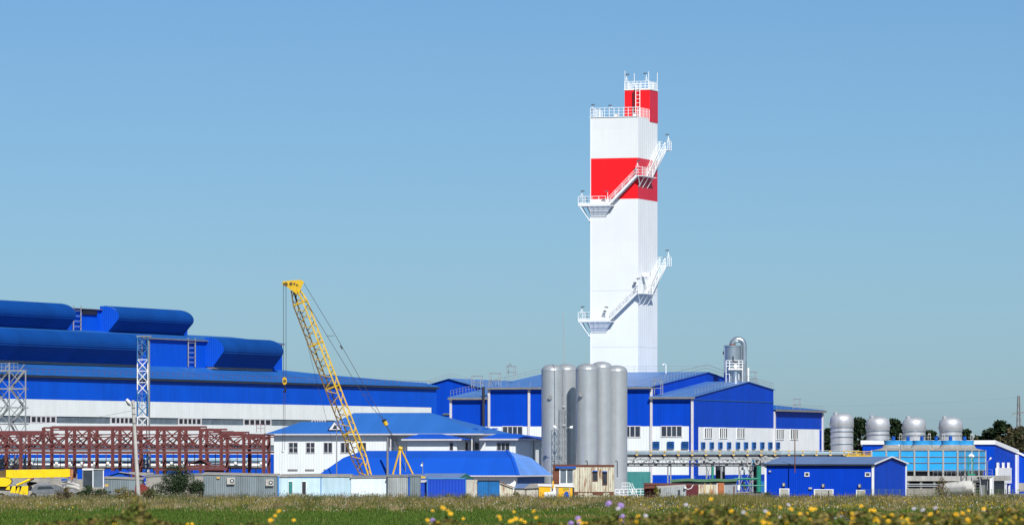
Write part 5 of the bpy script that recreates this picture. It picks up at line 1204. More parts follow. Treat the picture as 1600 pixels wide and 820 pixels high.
# rusty cabin and its brown end with a white window
D3 = 812
s16 = shedbox('rusty_cabin', 'cream container cabin streaked with rust and two small windows, before the silos', 'cabin', 896, 959.5, 729, D3, 3, m_rust, m_rust2, .1, over=.05)
for a in range(8):
    x = X(900 + a * 8, D3)
fwin(s16, D3, 926.5, 933, 750, 737, 1, fm=m_rust2); fwin(s16, D3, 942, 948, 756, 737.5, 1, fm=m_rust2)
for p0, p1, y in ((926, 933.5, 736.2), (941.5, 948.5, 737)): MB().obox(P(p0, y, D3 - .35), (X(p1, D3) - X(p0, D3), 0, 0), (0, .34, 0), (0, 0, .16)).build('window_hood', m_blue_t, s16)
for p0, p1 in ((896.5, 903.5), (926.5, 943), (952, 959)): MB().obox(P(p0, 773, D3 - .04), (X(p1, D3) - X(p0, D3), 0, 0), (0, .035, 0), (0, 0, .5)).build('rusted_base_panel', m_rust2, s16)
MB().obox(P(896, 768.5, D3 - .07), (X(959.5, D3) - X(896, D3), 0, 0), (0, .065, 0), (0, 0, .08)).build('base_seam', m_rust2, s16)
for px_ in (905, 924, 938, 951): MB().obox(P(px_, 768, D3 - .06), (.06, 0, 0), (0, .05, 0), (0, 0, Z(730, D3) - Z(768, D3))).build('seam_strip', m_rust2 if px_ != 938 else m_rust, s16)
s17 = shedbox('brown_cabin', 'brown and dark cabin with white framed double window and blue eave strip', 'cabin', 864, 895.6, 728.5, D3 + .2, 3, m_rust2, m_rust2, .1, over=.02)
fwin(s17, D3 + .2, 875.5, 895, 754.5, 732.5, 2, pm=m_glass_g, bar=.16)
MB().obox(P(868, 731, D3 - .3), (X(900, D3) - X(868, D3), 0, 0), (0, .4, 0), (0, 0, .28)).build('blue_eave', m_blue_t, s17)
MB().obox(P(880, 759.5, D3 - .5), (X(895.5, D3) - X(880, D3), 0, 0), (0, .6, 0), (0, 0, .36)).build('sill_board', m_wwall, s17)
# white steps and railing
st_ = thing('white_steps', 'white tubular railings and steps at the foot of the rightmost silo', 'steps', P(985, 775, 835))
rail('railing', m_wsteel, st_, [P(961, 777, 835), P(1008, 776, 835)], Z(764, 835) - Z(777, 835), .1, .75, 2)
rail('upper_railing', m_wsteel, st_, [P(972, 765, 836), P(984, 765, 836)], 1.2, .07, .35)
for dx in (0, 3.2): MB().bar(P(984 + dx, 754, 836), P(994 + dx, 776, 836), .09).bar(P(984 + dx, 764, 836), P(990 + dx, 777, 836), .09).build('handrail', m_wsteel, st_)
for i in range(7): MB().obox(P(985 + i * 1.4, 764 + i * 2, 836), (.3, 0, 0), (0, .9, 0), (0, 0, .06)).build('step', m_wsteel, st_)
MB().bar(P(952, 773.5, 834), P(980, 775, 834), .12).build('yellow_beam', m_brass, st_)
# green tarpaulin block
s18 = shedbox('green_container', 'large plain teal green container behind the white steps', 'container', 978, 1016.5, 736.5, 890, 5, m_green, None)
s19 = shedbox('maroon_container', 'dark maroon container with rusty brown awning among the small huts', 'container', 1007, 1091, 757, 822, 4, m_maroon, m_rust2, .08, ytop1=759, over=.05)
MB().slab([P(1003, 762, 820.5), P(1052, 760.5, 820.5), P(1053, 758.5, 821.9), P(1010, 758.5, 821.9)], .08).build('awning', m_rust2, s19)
s20 = shedbox('white_hut', 'small whitish metal hut with narrow door before the maroon container', 'hut', 1027, 1072, 762, 815, 3, m_gcor2, m_concl, .06, ytop1=759.5, over=.02)
fwin(s20, 815, 1059.5, 1062.5, 775, 765, 1, fm=m_steel_d)
q = P(1070.5, 761.5, 814.6); MB().lathe(q, [(.05, -.15), (.2, -.1), (.22, .1), (.05, .18)], 10).build('wall_lamp', m_wht, s20)
MB().path([P(1071, 762, 814.8), P(1075, 764, 815), P(1080, 762, 816), P(1083, 757, 818)], .06, 6).build('hose', m_wsteel, s20)
s21 = shedbox('grey_hut', 'grey rendered hut with sagging green mossy roof beside the rusty container', 'hut', 1050, 1151, 752, 838, 5, M('grey_render', (.28, .31, .34), .85, var=.12, streak=.1), None)
rp = [(1048, 749.5), (1060, 748.5), (1075, 747.5), (1088, 748.6), (1102, 748.9), (1120, 748), (1135, 748.6), (1152, 747.8)]
for (xa, ya), (xb, yb) in zip(rp, rp[1:]): MB().slab([P(xa, ya + 2.2, 837.4), P(xb - .05, yb + 2.2, 837.4), P(xb - .05, yb - .8, 841), P(xa, ya - .8, 841)], .12).build('roof_sheet', m_groof, s21)
MB().obox(P(1051, 753.6, 837.7), (X(1150, 838) - X(1051, 838), 0, 0), (0, .28, 0), (0, 0, .28)).build('dark_eave', m_slot, s21)
MB().obox(P(1146, 773, 837.9), (.2, 0, 0), (0, .09, 0), (0, 0, 1.5)).build('door_slot', m_rust2, s21)
s22 = shedbox('cream_container', 'cream corrugated container with an orange rusted right end', 'container', 1091.5, 1132, 756.5, 825, 3, m_rust, None)
MB().obox(P(1121.5, 775, 824.9), (X(1131.5, 825) - X(1121.5, 825), 0, 0), (0, .09, 0), (0, 0, Z(757.5, 825))).build('rusted_door', m_rusto, s22)
for x in (1101, 1110, 1120): MB().obox(P(x, 776, 824.92), (.1, 0, 0), (0, .07, 0), (0, 0, Z(757, 825))).build('rib_post', m_brass if x < 1120 else m_wsteel, s22)
# small red hut and beams before the trestle
s23 = thing('red_gable_hut', 'small rust red gabled canopy at the foot of the red trestle', 'canopy', P(311, 735, 838))
MB().prism([P(292, 724.5, 838), P(327, 724.5, 838), P(315, 717, 838)], (0, .15, 0)).build('gable', m_slot, s23)
MB().slab([P(291, 724.8, 837.5), P(313.5, 716.6, 837.5), P(316, 715.6, 843), P(299, 722, 843)], .12).build('left_roof', m_rstl, s23)
MB().slab([P(313.6, 716.6, 837.5), P(327.5, 725.2, 837.5), P(330, 723, 843), P(316.1, 715.6, 843)], .12).build('right_roof', m_rstl, s23)
for x in (296, 325): MB().bar(P(x, 770, 838.2), P(x, 723, 838.2), .25).build('post', m_rstl, s23)
s24 = thing('stacked_red_beams', 'stack of rust red steel beams lying on the ground below the trestle', 'steel beams', P(300, 738, 834))
for i, (a, b, y) in enumerate(((283, 355, 734), (290, 352, 729.5), (322, 350, 737), (240, 290, 735))): MB().obox(P(a, y, 833 + i), (X(b, 834) - X(a, 834), 0, 0), (0, .5, 0), (0, 0, .36)).build('beam', m_rstl, s24)
# long low sheds between mast and truck, and roofs
s25 = shedbox('grey_lean_to', 'low grey corrugated lean to behind the concrete lamp pole', 'shed', 163, 222, 747, 822, 4, m_gcor, m_conc, .1, ytop1=749)
s26 = thing('blue_roof_store', 'low store with blue peaked roof behind the glass operator cabin', 'store', P(180, 745, 836))
MB().prism([P(163, 746, 836), P(203, 746, 836), P(187, 738.5, 836)], (0, 5, 0)).build('gable', m_blue_t, s26)
MB().slab([P(160, 744.5, 835.7), P(186.5, 736.5, 835.7), P(184, 736.3, 841), P(160, 742, 841)], .1).build('left_roof', m_roof_l, s26)
MB().slab([P(186.6, 736.5, 835.7), P(240, 744, 835.7), P(240, 738, 841), P(190, 736.3, 841)], .1).build('right_roof', m_conc, s26)
MB().obox(P(163, 768, 836.1), (4, 0, 0), (0, 4, 0), (0, 0, Z(745, 836))).build('wall', m_bcont, s26)
s27 = shedbox('grey_block_shed', 'grey flat roofed shed behind the dark bush next to the corrugated shed', 'shed', 228, 317.5, 744, 824, 4, m_conc, m_steel_d, .12, ytop1=742)
s28 = thing('red_tarp_stack', 'dark red covered heap at the foot of the concrete lamp pole', 'covered heap', P(219, 775, 809))
MB().prism([P(209, 777, 809), P(234, 777, 809), P(232, 763, 809), P(223, 754.8, 809), (P(211, 759, 809))], (0, 2, 0)).build('cover', M('dark_red_cover', (.19, .03, .025), .7, var=.3, scale=2, dirt=(.35, .3, .3), dirt_amt=.2), s28)
# operator cabin
s29 = thing('operator_cabin', 'white framed glass operator cabin standing right of the yellow crane boom', 'cabin', P(146, 777, 808))
z0, z1 = Z(763, 808), Z(733, 808)
for x in (129.3, 145.2, 161.5):
    MB().obox(P(x - .7, 763, 808), (.15, 0, 0), (0, .15, 0), (0, 0, z1 - z0)).build('frame_post', m_wht if x > 140 else m_gutter, s29); MB().obox(P(x - .7, 763, 809.6), (.12, 0, 0), (0, .12, 0), (0, 0, z1 - z0)).build('frame_post', m_gutter, s29)
for a, b in ((129.9, 144.4), (146, 160.7)): MB().obox(P(a, 761.5, 808.04), (X(b, 808) - X(a, 808), 0, 0), (0, .04, 0), (0, 0, z1 - z0 - .2)).build('pane', m_glass_g if a > 140 else m_glass, s29)
MB().obox(P(128.6, 734.0, 807.9), (X(146, 808) - X(128.6, 808), 0, 0), (0, 1.9, 0), (0, 0, .28)).build('roof', m_wht, s29)
MB().obox(P(146.05, 733.5, 807.9), (X(162.5, 808) - X(146, 808), 0, 0), (0, 1.9, 0), (0, 0, .18)).build('roof', m_concl, s29)
MB().obox(P(128.6, 778, 807.9), (X(163, 808) - X(128.6, 808), 0, 0), (0, 1.9, 0), (0, 0, z0)).build('base', m_conc, s29)
MB().obox(P(163.5, 759.5, 807.9), (.6, 0, 0), (0, .5, 0), (0, 0, .38)).build('yellow_box', m_brass, s29)
# white junk row
s30 = thing('scrap_heap', 'low heap of pale grey scrap and slabs between operator cabin and lamp pole', 'scrap heap', P(190, 775, 807))
for i in range(22):
    x = rnd.uniform(163, 212); hh = rnd.uniform(.3, 1.5 if x < 200 else 1.2); q = Vector((X(x, 807), 807 + rnd.uniform(-1, 2), 0))
    MB().obox(q, (rnd.uniform(.4, 1.5), rnd.uniform(-.3, .3), 0), (rnd.uniform(-.3, .3), rnd.uniform(.4, 1), 0), (rnd.uniform(-.2, .2), 0, hh)).build('slab', rnd.choice([m_concl, m_conc, m_wwall, m_steel_d]), s30)
ywl = thing('yard_wall', 'low stained grey yard wall behind the yellow truck crane', 'wall', (X(30, 832), 832, 0))
for i in range(11):
    a = -70 + i * 21; MB().obox((X(a, 832), 832, 0), (X(a + 20.6, 832) - X(a, 832), 0, 0), (0, .25, 0), (0, 0, Z(746.5 if i % 3 else 748, 832))).build('wall_panel', m_conc if i % 2 else m_steel_d, ywl)
# ---------------- yellow truck crane
tD = 806
tc = thing('truck_crane', 'yellow telescopic truck crane with boom lowered over grey cab at the left edge', 'truck crane', P(40, 776, tD))
def tp(x, y, d=0): return P(x, y, tD + d)
MB().prism([tp(9.5, 733.5), tp(109, 732), tp(109.5, 744), tp(104, 745), tp(9, 746.5)], (0, 1.1, 0)).build('boom', m_yelt, tc)
MB().prism([tp(109.1, 732), tp(114.5, 733.5), tp(113, 751), tp(110.5, 748), tp(109.6, 744)], (0, 1.0, 0)).build('boom_head', m_rusto, tc)
MB().prism([tp(-60, 745), tp(14, 745.5), tp(18, 751), tp(16, 755.5), tp(10, 759.5), tp(-60, 759)], (0, 2.2, 0)).build('turntable_body', m_yelt, tc)
MB().prism([tp(-2, 735), tp(8.5, 734.5), tp(8.5, 744.9), tp(-2, 744.9)], (0, 1.6, 0)).build('winch', m_yeld, tc)
MB().tube(tp(26, 757.5, -.2), tp(47, 748.5, -.2), .2, 12).build('lift_cylinder', m_yelt, tc, True)
MB().tube(tp(47, 748.5, -.2), tp(53, 746, -.2), .1, 8).build('cylinder_rod', m_rusto, tc, True)
for a, b, y0 in ((8.5, 15, 764), (15.2, 24, 769), (24.2, 30, 769.5), (30.2, 43.5, 771.5)): MB().prism([tp(a, y0), tp(b, y0 + 1), tp(b + .5, 758.5), tp(a + 4, 759)], (0, 1.0, 0)).build('outrigger_housing', m_yelt, tc)
MB().obox(tp(-60, 766, .3), (X(48, tD) - X(-60, tD), 0, 0), (0, 2.2, 0), (0, 0, .7)).build('chassis', m_black, tc)
for x in (-40, -22, 2, 52, 92):
    wq = tp(x, 769.0, .0); wq.z = .55; wo = MB().tube(wq, wq + Vector((0, .45, 0)), .55, 18).build('wheel', m_black, tc, True)
    MB().tube(wq - Vector((0, .02, 0)), wq + Vector((0, .1, 0)), .26, 12).build('rim', m_conc, wo)
MB().prism([tp(50, 771), tp(49, 763), tp(56, 757.5), tp(84, 756.5), tp(94, 760), tp(96, 771)], (0, 2.0, 0)).build('cab', M('cab_grey', (.14, .155, .17), .5, var=.2, scale=1.2), tc)
MB().prism([tp(58, 764, -.03), tp(60, 759.5, -.03), tp(80, 758.8, -.03), tp(84, 763, -.03)], (0, .03, 0)).build('pane', m_glass, tc)
MB().prism([tp(20, 747), tp(108, 746), tp(105, 750), tp(60, 753), tp(20, 750)], (0, .9, 0)).build('boom_rest', m_conc, tc)
MB().obox(tp(96, 750, -.1), (.9, 0, 0), (0, .8, 0), (0, 0, .28)).build('blue_box', m_blue_t, tc)
MB().tube(tp(43, 757, .8), tp(57, 751, .8), .35, 8).build('hose_reel', m_black, tc)
mb = MB().path([tp(96, 756, .5), tp(106, 752.5, .5), tp(114, 755, .5), tp(124, 759, .5)], .22, 8); mb.build('exhaust_pipe', m_concl, tc, True)
mb = MB().path([tp(100, 763, .2), tp(107, 759.5, .2), tp(116, 760.5, .2), tp(124, 764, .2)], .28, 8); mb.build('exhaust_pipe', m_concl, tc, True)
# ---------------- cabinet on the right hall, tank, small bits
ac0, ac1 = Rf.b_at(1556, ra1 + .5), Rf.b_at(1583, ra1 + .5)
cab = thing('filter_unit', 'white box filter unit with three ducts on top, on the blue side wall at right', 'filter unit', Rf.W(ra1 + 1, (ac0 + ac1) / 2, 0))
zc0, zc1 = Rf.z(755, ra1, ac0), Rf.z(730.5, ra1, ac0)
db_ = ac1 - ac0
MB().fbox(Rf, ra1 + .3, ra1 + .8, ac0 + .6, ac0 + db_ * .82, zc0, zc1).build('housing', m_wht, cab)
for t in (.09, .40, .70):
    b = ac0 + db_ * t
    MB().fbox(Rf, ra1 + .35, ra1 + .65, b, b + .9, zc1 + .003, zc1 + .95).build('top_duct', m_wht, cab)
MB().fbox(Rf, ra1 + .35, ra1 + .7, ac0 + db_ * .28, ac0 + db_ * .58, 0, zc0 - .003).build('lower_duct', m_wht, cab)
for t in (.05, .75): b = ac0 + db_ * t; MB().fbox(Rf, ra1 + .4, ra1 + .6, b, b + .8, 0, 1.6).build('leg', m_wht, cab)
rt = thing('rusty_tank', 'weathered horizontal cylindrical tank lying before the cooling tower basin', 'tank', P(1500, 776, 828))
MB().path([P(1469, 764.5, 830), P(1471, 764.5, 830), P(1474, 764.3, 830), P(1516, 760.3, 826), P(1519, 760, 826)], [.5, .95, 1.08, 1.08, .9], 20).build('shell', M('tank_shell', (.50, .50, .46), .7, var=.15, scale=.8, dirt=(.16, .10, .07), dirt_amt=.35), rt, True)
for x, y in ((1480, 763.8), (1494, 762.4), (1508, 761)): MB().path([P(x, y, 829.2), P(x + .6, y - .05, 829.1)], 1.1, 20).build('band', m_rust2, rt, True)
for x in (1480, 1510): MB().obox(P(x, 777, 827.5), (.4, 0, 0), (0, 2, 0), (0, 0, 1.2)).build('saddle', m_conc, rt)
gf = thing('green_gantry_frame', 'small green steel frame with lamp standing before the cooling panels', 'frame', P(1517, 742, 866))
for x in (1512.8, 1520): MB().bar(P(x, 741, 866), P(x, 712, 866), .16).build('post', m_gpipe, gf)
MB().bar(P(1512.8, 726, 866), P(1520, 717, 866), .1).bar(P(1512.8, 741, 866), P(1524, 741, 866), .3).build('brace', m_gpipe, gf)
MB().path([P(1514, 712.5, 866), P(1517.5, 710.5, 866), P(1521.5, 713, 866)], [.2, .34, .2], 8).build('lamp_head', m_wht, gf, True)
# fence in front of the right side
fe = thing('mesh_fence', 'thin dark green wire fence running along the meadow edge at right', 'fence', P(1500, 777, 803))
x = 1340
while x < 1640:
    MB().bar((X(x, 803), 803, 0), (X(x, 803), 803, 1.75), .07).build('post', m_stem, fe); x += 11
ww = MB()
for z in (.3, .6, .9, 1.2, 1.5, 1.7): ww.bar((X(1340, 803), 803, z), (X(1640, 803), 803, z), .018)
x = X(1340, 803)
while x < X(1640, 803): ww.bar((x, 803, .1), (x, 803, 1.7), .012); x += .25
ww.build('wire_mesh', m_stem, fe); fe.children[-1]['kind'] = 'stuff'
# pylon
pD = 1450
py = thing('power_pylon', 'tall slim power pylon with crossarms rising above the trees at the right edge', 'pylon', (X(1592, pD), pD, 0))
lattice(py, (X(1591.8, pD), pD), 1.7, 0, Z(618, pD), 12, [m_gutter], .06, .16, .2, .5, ('tower_leg', 'lattice_brace'))
for y, a, b in ((645, 1582, 1606), (668, 1579, 1612)):
    MB().bar(P(a, y + 1, pD), P(1592, y - .5, pD), .34).bar(P(1592, y - .5, pD), P(b, y - 1, pD), .34).build('crossarm', m_gutter, py)
    for x in (a, b): MB().bar(P(x, y, pD), P(x, y + 4, pD), .16).build('insulator', m_steel_d, py)
wr = thing('power_line', 'faint sagging power line wires crossing the sky left from the pylon', 'power line', P(1592, 640, pD))
for a, b in (((1582, 649), 660), ((1592, 620), 634), ((1579, 672), 676)):
    p0 = P(*a, pD); p1 = P(1290, b, 1250); pts = [p0.lerp(p1, i / 12) - Vector((0, 0, .5 * 4 * (i / 12) * (1 - i / 12))) for i in range(13)]
    MB().path(pts, .008, 4).build('wire', m_rope, wr)
# ================================================================ vegetation
def tri_mesh(name, V, C, m, parent=None, loc=None):
    """V: (n,3,3) triangles, C: (n,3) colours"""
    n = len(V); me = bpy.data.meshes.new(name)
    off = np.array(loc if loc is not None else V.reshape(-1, 3).mean(0)); 
    if loc is None: off[2] = V[:, :, 2].min()
    me.vertices.add(n * 3); me.vertices.foreach_set('co', (V.reshape(-1, 3) - off).astype(np.float32).ravel())
    me.loops.add(n * 3); me.loops.foreach_set('vertex_index', np.arange(n * 3, dtype=np.int32))
    me.polygons.add(n); me.polygons.foreach_set('loop_start', np.arange(0, n * 3, 3, dtype=np.int32)); 
    me.update(calc_edges=True)
    at = me.attributes.new('Col', 'FLOAT_COLOR', 'POINT'); c = np.ones((n * 3, 4), np.float32); c[:, :3] = np.repeat(C, 3, 0); at.data.foreach_set('color', c.ravel())
    me.materials.append(m); o = bpy.data.objects.new(name, me); sc.collection.objects.link(o)
    if parent is not None: o.parent = parent
    else: o.location = off
    return o
rg = np.random.default_rng(11)
def blades(x, y, z, h, w, lean=.35, cant=1.0):
    n = len(x); a = rg.uniform(0, 2 * np.pi, n); l = rg.uniform(0, lean, n) * h; b = rg.uniform(0, 2 * np.pi, n)
    dx, dy = np.cos(a) * w / 2, np.sin(a) * w / 2 * cant
    V = np.zeros((n, 3, 3)); V[:, 0] = np.stack([x - dx, y - dy, z], 1); V[:, 1] = np.stack([x + dx, y + dy, z], 1)
    V[:, 2] = np.stack([x + np.cos(b) * l, y + np.sin(b) * l, z + h], 1); return V
def mixcol(n, cols, p): return np.array(cols)[rg.choice(len(cols), n, p=np.array(p) / sum(p))] * rg.uniform(.7, 1.3, (n, 1))
def nz2(x, y, s):
    return (np.sin(x / s * 1.3 + 1.7 * np.sin(y / s * .7)) + np.sin(x / s * .61 - y / s * .9 + 2) + np.sin(x / s * 2.3 + y / s * 1.1 + 4)) / 3
DRY = [(.30, .23, .085), (.22, .185, .05), (.15, .155, .035), (.42, .34, .19), (.08, .105, .022)]
GRN = [(.07, .135, .022), (.09, .165, .026), (.13, .18, .04), (.05, .095, .016)]
# far dry meadow
n = 190000; y = rg.uniform(630, 808, n); x = rg.uniform(-1, 1, n) * (.108 * y + 12)
pat = nz2(x, y, 6.0)
pat2 = nz2(x + 40, y * 3, 2.2)
green = (pat + rg.normal(0, .3, n) + np.clip((672 - y) / 40, -1, 1.2)) > .55
C = np.where(green[:, None], mixcol(n, GRN, [3, 3, 2, 2]), mixcol(n, DRY, [3, 4, 3, 2, 2]))
pc = nz2(x, y * .07, 1.6) * .6 + nz2(x + 30, y * .05, .6) * .4 + rg.normal(0, .15, n)
C = np.where((pc > .38)[:, None], mixcol(n, [(.36, .28, .14), (.28, .22, .09), (.44, .36, .22)], [3, 3, 2]), C); C = np.where((pc < -.42)[:, None], mixcol(n, [(.10, .12, .028), (.14, .14, .035), (.07, .10, .025)], [3, 2, 2]), C)
hh = rg.uniform(.3, .72, n) * (1 + .25 * pat2 + .35 * nz2(x, y * .07, 1.1))
V = blades(x, y, np.zeros(n), hh, rg.uniform(.07, .16, n), .4)
tag(tri_mesh('dry_meadow_grass', V, C, m_grass), 'tall dry olive and straw coloured grass in front of the sheds', 'grass', kind='stuff')
n = 130000; y = rg.uniform(485, 650, n); x = rg.uniform(-1, 1, n) * (.108 * y + 12); pat = nz2(x, y, 9.0)
dry = (pat + rg.normal(0, .35, n) + np.clip(x / 30, -.5, .75) + np.clip((-x - 45) / 15, 0, .6)) > .62
C = np.where(dry[:, None], mixcol(n, DRY, [2, 3, 3, 1, 1]), mixcol(n, GRN, [3, 4, 3, 2]))
V = blades(x, y, np.zeros(n), rg.uniform(.2, .5, n), rg.uniform(.07, .14, n), .5)
tag(tri_mesh('green_meadow_grass', V, C, m_grass), 'short fresh green grass strip in the middle of the meadow', 'grass', kind='stuff')
# pale seed heads and little yellow blooms scattered in the far meadow
n = 2600; y = rg.uniform(600, 800, n); x = rg.uniform(-1, 1, n) * (.108 * y + 5); z = rg.uniform(.45, .85, n)
V = blades(x, y, z, rg.uniform(.10, .2, n), rg.uniform(.1, .2, n), .3)
C = np.where((nz2(x, y, 14) + rg.normal(0, .3, n) > .7)[:, None], mixcol(n, [(.62, .5, .03), (.5, .42, .05)], [1, 1]), mixcol(n, [(.5, .5, .42), (.36, .32, .22)], [1, 2]))
n2 = 1500; y2 = rg.uniform(620, 800, n2); x2 = rg.uniform(15, 85, n2)
V = np.concatenate([V, blades(x2, y2, rg.uniform(.45, .8, n2), rg.uniform(.12, .25, n2), rg.uniform(.14, .28, n2), .4)]); C = np.concatenate([C, mixcol(n2, [(.5, .36, .02), (.34, .26, .03), (.45, .44, .40)], [2, 2, 1])])
tag(tri_mesh('meadow_seed_heads', V, C, m_grass), 'pale seed heads and small yellow blooms dotted over the meadow', 'wildflowers', kind='stuff')
# taller individual looking weed tufts, one mass
Vs, Cs = [], []
for i in range(520):
    yy = rg.uniform(640, 806) if i % 3 else rg.uniform(780, 806); xx = rg.uniform(-1, 1) * (.105 * yy); k = int(rg.integers(30, 80)); hgt = rg.uniform(.7, 1.5); wd = rg.uniform(.3, 1.6)
    xs_t = rg.normal(xx, wd, k); cc = np.array([(.24, .19, .10), (.17, .17, .07), (.10, .13, .05), (.30, .25, .13), (.26, .24, .05), (.07, .10, .035)][int(rg.choice(6, p=[.22, .26, .2, .14, .08, .1]))])
    Vs.append(blades(xs_t, rg.normal(yy, 1.5, k), np.zeros(k), hgt * rg.uniform(.6, 1, k), rg.uniform(.06, .16, k), .3)); Cs.append(cc * rg.uniform(.7, 1.3, (k, 1)))
n = 4200; x = rg.uniform(-95, 95, n); y = rg.uniform(765, 808, n); hs = rg.uniform(.6, 1.3, n) * (1 + .35 * nz2(x, y, 2.0)) + .6 * (rg.random(n) > .9)
Vs.append(blades(x, y, np.zeros(n), hs, rg.uniform(.04, .09, n), .3)); Cs.append(mixcol(n, [(.22, .17, .10), (.12, .11, .05), (.08, .10, .04)], [2, 2, 1]))
Vs.append(blades(x + rg.uniform(-.1, .1, n), y, hs * .8, rg.uniform(.1, .25, n), rg.uniform(.1, .2, n), .6)); Cs.append(mixcol(n, [(.22, .17, .10), (.15, .12, .07), (.10, .12, .05)], [2, 2, 1]))
tag(tri_mesh('tall_weed_tufts', np.concatenate(Vs), np.concatenate(Cs), m_grass), 'scattered taller brown, olive and yellowish weed tufts across the meadow', 'weeds', kind='stuff')
# shrubs and weeds at the shed line
def leafball(n, c, r, cols, p, size, flat=.0, core=.25):
    d = rg.normal(0, 1, (n, 3)); d /= np.linalg.norm(d, axis=1)[:, None]; rad = rg.uniform(core, 1, n) ** .6
    ctr = np.array(c) + d * rad[:, None] * np.array(r); 
    a = rg.normal(0, 1, (n, 3)); a /= np.linalg.norm(a, axis=1)[:, None]; b = np.cross(a, rg.normal(0, 1, (n, 3))); b /= np.linalg.norm(b, axis=1)[:, None]
    s = size * rg.uniform(.6, 1.4, (n, 1)); V = np.stack([ctr - a * s * .5, ctr + a * s * .5, ctr + b * s], 1)
    return V, mixcol(n, cols, p)
SHR = [(.035, .06, .03), (.05, .085, .035), (.075, .11, .05), (.022, .04, .02)]
def shrub(name, label, px, D, hgt, wid, n, cols=SHR, group=None):
    c = Vector((X(px, D), D, 0)); t = thing(name, label, 'shrub', c, group)
    Vs, Cs = [], []
    sm = MB()
    for i in range(26):
        a = rg.uniform(0, 2 * np.pi); rad = rg.uniform(.1, .95); q = np.array([c.x + math.cos(a) * rad * wid / 2, D + math.sin(a) * rad * .9, hgt * rg.uniform(.25, .95) * (1 - .45 * rad)])
        v, cc = leafball(n // 26, q, (wid * .14, .5, hgt * .16), cols, [3, 3, 1.5, 2], .17); Vs.append(v); Cs.append(cc)
        sm.tube((c.x + rg.uniform(-.3, .3), D, 0), q, .04, 4, .015)
    sm.build('stems', m_bark, t); tri_mesh('foliage', np.concatenate(Vs), np.concatenate(Cs), m_leaf, t, c)
    return t
shrub('dark_shrub', 'large dark green shrub in front of the left end of the grey corrugated shed', 276, 806, 5.8, 9.4, 9500)
shrub('small_shrub', 'dark green bush growing at the foot of the operator cabin', 137, 803, 2.6, 4.4, 1800)
shrub('small_shrub', 'small bush at the left corner of the bright blue shed', 1200, 803, 1.5, 1.8, 500)
shrub('small_shrub', 'leafy clump of weeds before the scrap heap', 158, 804, 1.9, 3.0, 900, [(.06, .09, .03), (.1, .12, .04), (.04, .07, .025), (.15, .14, .06)])
shrub('yellow_weed', 'tall yellow flowering weed before the maroon container', 1026, 812, 2.6, 1.3, 500, [(.22, .19, .03), (.12, .13, .03), (.40, .30, .03), (.05, .06, .02)])
shrub('yellow_weed', 'bushy yellow flowering weed growing in the meadow left of the lamp pole', 196, 770, 2.4, 4.6, 1300, [(.20, .17, .045), (.13, .13, .05), (.10, .11, .04), (.34, .27, .06)])
shrub('yellow_weed', 'pale olive weed clump right of the lamp pole base', 232, 775, 2.3, 3.2, 1000, [(.17, .16, .06), (.13, .14, .06), (.10, .11, .05), (.07, .09, .04)])
shrub('yellow_weed', 'brownish tall weed clump rising below the truck crane cab', 100, 770, 2.5, 3.6, 900, [(.17, .12, .06), (.13, .11, .05), (.22, .17, .09), (.09, .08, .04)])
shrub('yellow_weed', 'small yellow weed in front of the scrap shelter', 806, 800, 1.5, 1.6, 400, [(.22, .19, .03), (.12, .13, .03), (.16, .15, .03), (.05, .06, .02)])
n = 14000; x = rg.normal(X(1140, 700), 5.5, n); y = rg.uniform(660, 740, n)
V = blades(x, y, np.zeros(n), rg.uniform(.5, 1.6, n) * np.exp(-((x - X(1140, 700)) / 8) ** 2) + .3, rg.uniform(.07, .16, n), .4)
tag(tri_mesh('tall_dry_grass', V, mixcol(n, DRY + GRN[:2], [3, 4, 3, 2, 2, 1, 1]), m_grass), 'hump of tall dry grass before the cream container and green pipes', 'grass', kind='stuff')
# trees behind the tanks
TRE = [(.018, .034, .016), (.028, .05, .02), (.045, .07, .028), (.012, .022, .012)]
def tree_proto(name, label, c, hgt, wid, cols, seed):
    r_ = np.random.default_rng(seed); t = thing(name, label, 'tree', c, 'trees beyond the tanks and right hall')
    c = Vector(c); tm = MB(); tm.path([c, c + Vector((.2, 0, hgt * .3)), c + Vector((-.1, .1, hgt * .62)), c + Vector((.1, 0, hgt * .88))], [hgt * .03, hgt * .022, hgt * .014, .04], 8)
    Vs, Cs = [], []; lm_ = MB()
    for i in range(70):
        f = r_.uniform(.22, .98); a = r_.uniform(0, 2 * np.pi); ext = wid / 2 * (math.sin(min(1, (1.02 - f) * 1.55 + .12) * math.pi / 2)) * (.75 + .4 * r_.random()) * (1 if f > .34 else .8)
        rad = ext * math.sqrt(r_.uniform(.12, 1)); q = np.array([c.x + math.cos(a) * rad, c.y + math.sin(a) * rad, hgt * f])
        sz = wid * r_.uniform(.06, .13); v, cc = leafball(90, q, (sz, sz, sz * .75), cols, [3, 3, 1.6, 2], .62, core=.1); Vs.append(v); Cs.append(cc * r_.uniform(.75, 1.3))
        if i % 3 == 0: lm_.tube(c + Vector((0, 0, max(.15, f - .2) * hgt)), q, .12, 5, .04)
    tm.build('trunk', m_bark, t, True); lm_.build('limbs', m_bark, t); tri_mesh('crown', np.concatenate(Vs), np.concatenate(Cs), m_leaf, t, c)
    return t
OLV = [(.05, .055, .025), (.075, .07, .03), (.03, .04, .018), (.09, .075, .04)]
